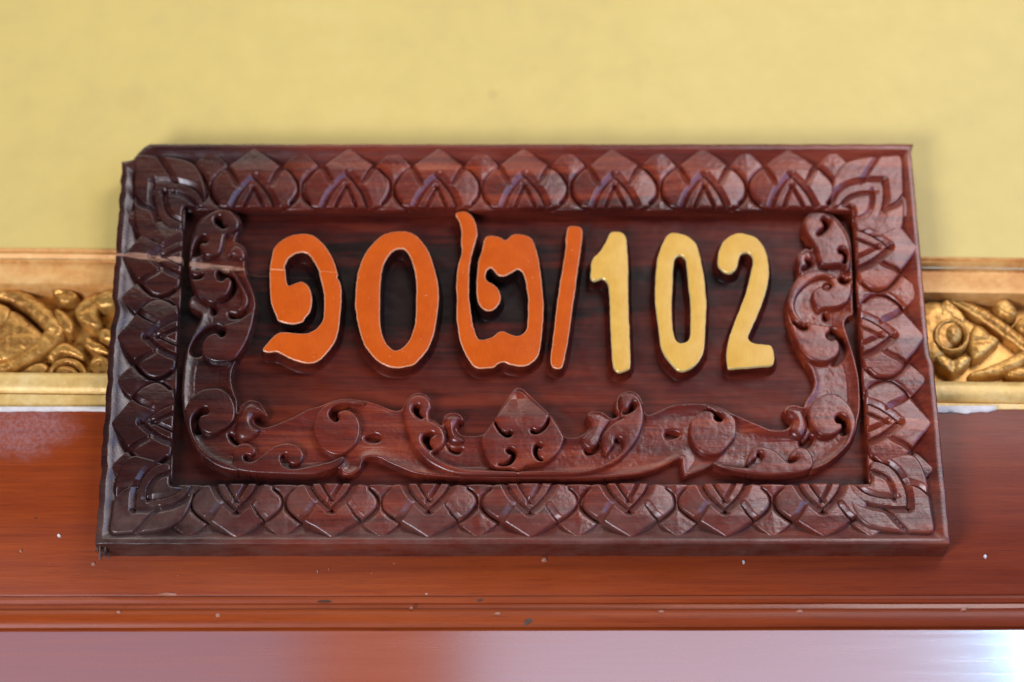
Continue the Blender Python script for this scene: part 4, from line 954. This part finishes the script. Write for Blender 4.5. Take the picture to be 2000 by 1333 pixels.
N0Ti = [(780.5, 485.5), (791, 487.8), (800, 499), (807.5, 518.5), (812, 541), (814, 562), (812.8, 587.5), (812.8, 605.5), (810.5, 632.5), (800, 664), (785, 680.5), (771.5, 685), (761, 679), (750.5, 664), (743, 638.5), (741.5, 602.5), (742.3, 572.5), (743.8, 547), (747.5, 521.5), (758, 500.5), (770, 488.5)]
N2T = [(889.8, 419), (896.5, 413.8), (908.5, 413), (920.5, 420.5), (928, 434), (931.8, 456.5), (928, 474.5), (920.5, 501.5), (917.5, 522.5), (915.7, 552.5), (916, 579.5), (919.3, 608), (923.5, 634.5), (929.5, 654), (935.5, 663), (946, 663.3), (959.5, 659.3), (973, 649.5), (983.5, 646.8), (994, 651.8), (1006, 656.3), (1018, 654), (1027.8, 645), (1030.8, 631.5), (1031.8, 592.5), (1031.5, 582.5), (1028.5, 560), (1024.8, 540.5), (1018, 528.5), (1010.5, 525.5), (1000, 531.5), (985, 539), (973, 537.5), (965.5, 528.5), (958, 522.5), (950.5, 528.5), (947.5, 540.5), (952, 549.5), (964, 555.5), (973, 566), (977.5, 579.5), (974.5, 593), (965.5, 603.5), (953.5, 607.3), (944.5, 603.5), (934, 590), (931, 567.5), (931.8, 542), (934.8, 512), (941.5, 489.5), (945.3, 470), (952, 461.8), (964, 460.3), (976, 463.3), (985, 469.3), (991, 467.8), (1000, 459.5), (1012, 457.3), (1027, 460.3), (1039, 467), (1046.5, 485), (1052.5, 510.5), (1057, 545), (1060, 575), (1061.5, 605), (1060, 630), (1057, 666), (1051, 693), (1040.5, 706.5), (1027, 714), (1012, 714.8), (997, 711.8), (983.5, 707.3), (973, 710.3), (964, 717), (944.5, 719.3), (931, 717.8), (920.5, 709.5), (908.5, 690), (899.5, 666), (894.3, 637.5), (892, 612), (892.8, 582.5), (891.3, 560), (892.8, 534.5), (895.8, 513.5), (901, 500), (902.5, 488), (900.3, 473), (901.8, 455), (898.8, 438.5), (895.8, 429.5)]
NSL = [(1108.3, 446.5), (1112, 442), (1124, 441.7), (1134.5, 444.3), (1137.5, 452.5), (1135.3, 479.5), (1130, 514), (1125.5, 550), (1120.3, 587.5), (1115, 625), (1112, 648), (1106, 684), (1100, 712), (1095.5, 719.5), (1084, 719.3), (1076, 709.5), (1076.8, 690), (1081.3, 652.5), (1086.5, 607.5), (1092.5, 565), (1098.5, 527.5), (1104.5, 490), (1106, 463)]
N1 = [(1190.8, 457), (1197.5, 452.5), (1212.5, 453.3), (1220.8, 460), (1224.5, 478), (1226.8, 514), (1226.8, 565), (1228.3, 617.5), (1229.3, 640), (1230.5, 675), (1231.3, 714), (1226, 721.5), (1211, 727.5), (1203.5, 724.5), (1198.3, 718.5), (1196, 702), (1193.8, 660), (1191.5, 615), (1190.8, 580), (1188.5, 557.5), (1182.5, 547), (1175, 543.3), (1168, 547), (1158.5, 547.8), (1153.3, 541.8), (1154.8, 526), (1154.8, 514), (1160, 502), (1170.5, 493), (1181, 476.5)]
N0 = [(1316, 454), (1331, 457), (1346, 463), (1359.5, 476.5), (1365.5, 493), (1370, 514), (1375.3, 542.5), (1378.3, 569.5), (1379.8, 597), (1378.3, 630), (1376.8, 663), (1373, 690), (1364, 706.5), (1352, 717), (1337, 724.5), (1325, 723), (1316, 715.5), (1302.5, 699), (1292, 681), (1287.5, 652.5), (1283, 618), (1280, 590), (1279.3, 565), (1280.8, 541), (1283, 514), (1287.5, 493), (1295, 473.5), (1304, 458.5)]
N0i = [(1325, 499), (1334, 500.5), (1340, 511), (1343, 535), (1345.3, 565), (1348.6, 595), (1349, 630), (1348.3, 655.5), (1343, 666), (1331, 670.2), (1322, 666), (1316, 654), (1313, 630), (1312.3, 600), (1313.8, 550), (1315.3, 520), (1317.5, 506.5)]
N2 = [(1446.5, 455.5), (1463, 458.5), (1479.5, 466), (1490, 479.5), (1497.5, 496), (1501.3, 517), (1501.3, 541), (1497.5, 565), (1491, 585), (1484, 604.5), (1472, 633), (1461.5, 655.5), (1463, 664.5), (1470.5, 669.8), (1487, 672), (1503.5, 674.3), (1509.5, 681), (1512.5, 697.5), (1511, 709.5), (1505, 714), (1484, 715.5), (1454, 718.5), (1428, 720), (1421.5, 717.5), (1418.8, 697.5), (1420.3, 679.5), (1424.8, 658.5), (1433, 634.5), (1445, 604.5), (1458, 569), (1467.5, 529.5), (1471.3, 513.5), (1469.8, 502), (1463, 494.5), (1455.5, 493), (1446.5, 497.5), (1442, 509.5), (1439.8, 521.5), (1433, 530.5), (1425.5, 533.5), (1413.5, 529.8), (1403.8, 521.5), (1401.5, 509.5), (1404.5, 490), (1412, 473.5), (1424, 461.5), (1436, 456.3)]
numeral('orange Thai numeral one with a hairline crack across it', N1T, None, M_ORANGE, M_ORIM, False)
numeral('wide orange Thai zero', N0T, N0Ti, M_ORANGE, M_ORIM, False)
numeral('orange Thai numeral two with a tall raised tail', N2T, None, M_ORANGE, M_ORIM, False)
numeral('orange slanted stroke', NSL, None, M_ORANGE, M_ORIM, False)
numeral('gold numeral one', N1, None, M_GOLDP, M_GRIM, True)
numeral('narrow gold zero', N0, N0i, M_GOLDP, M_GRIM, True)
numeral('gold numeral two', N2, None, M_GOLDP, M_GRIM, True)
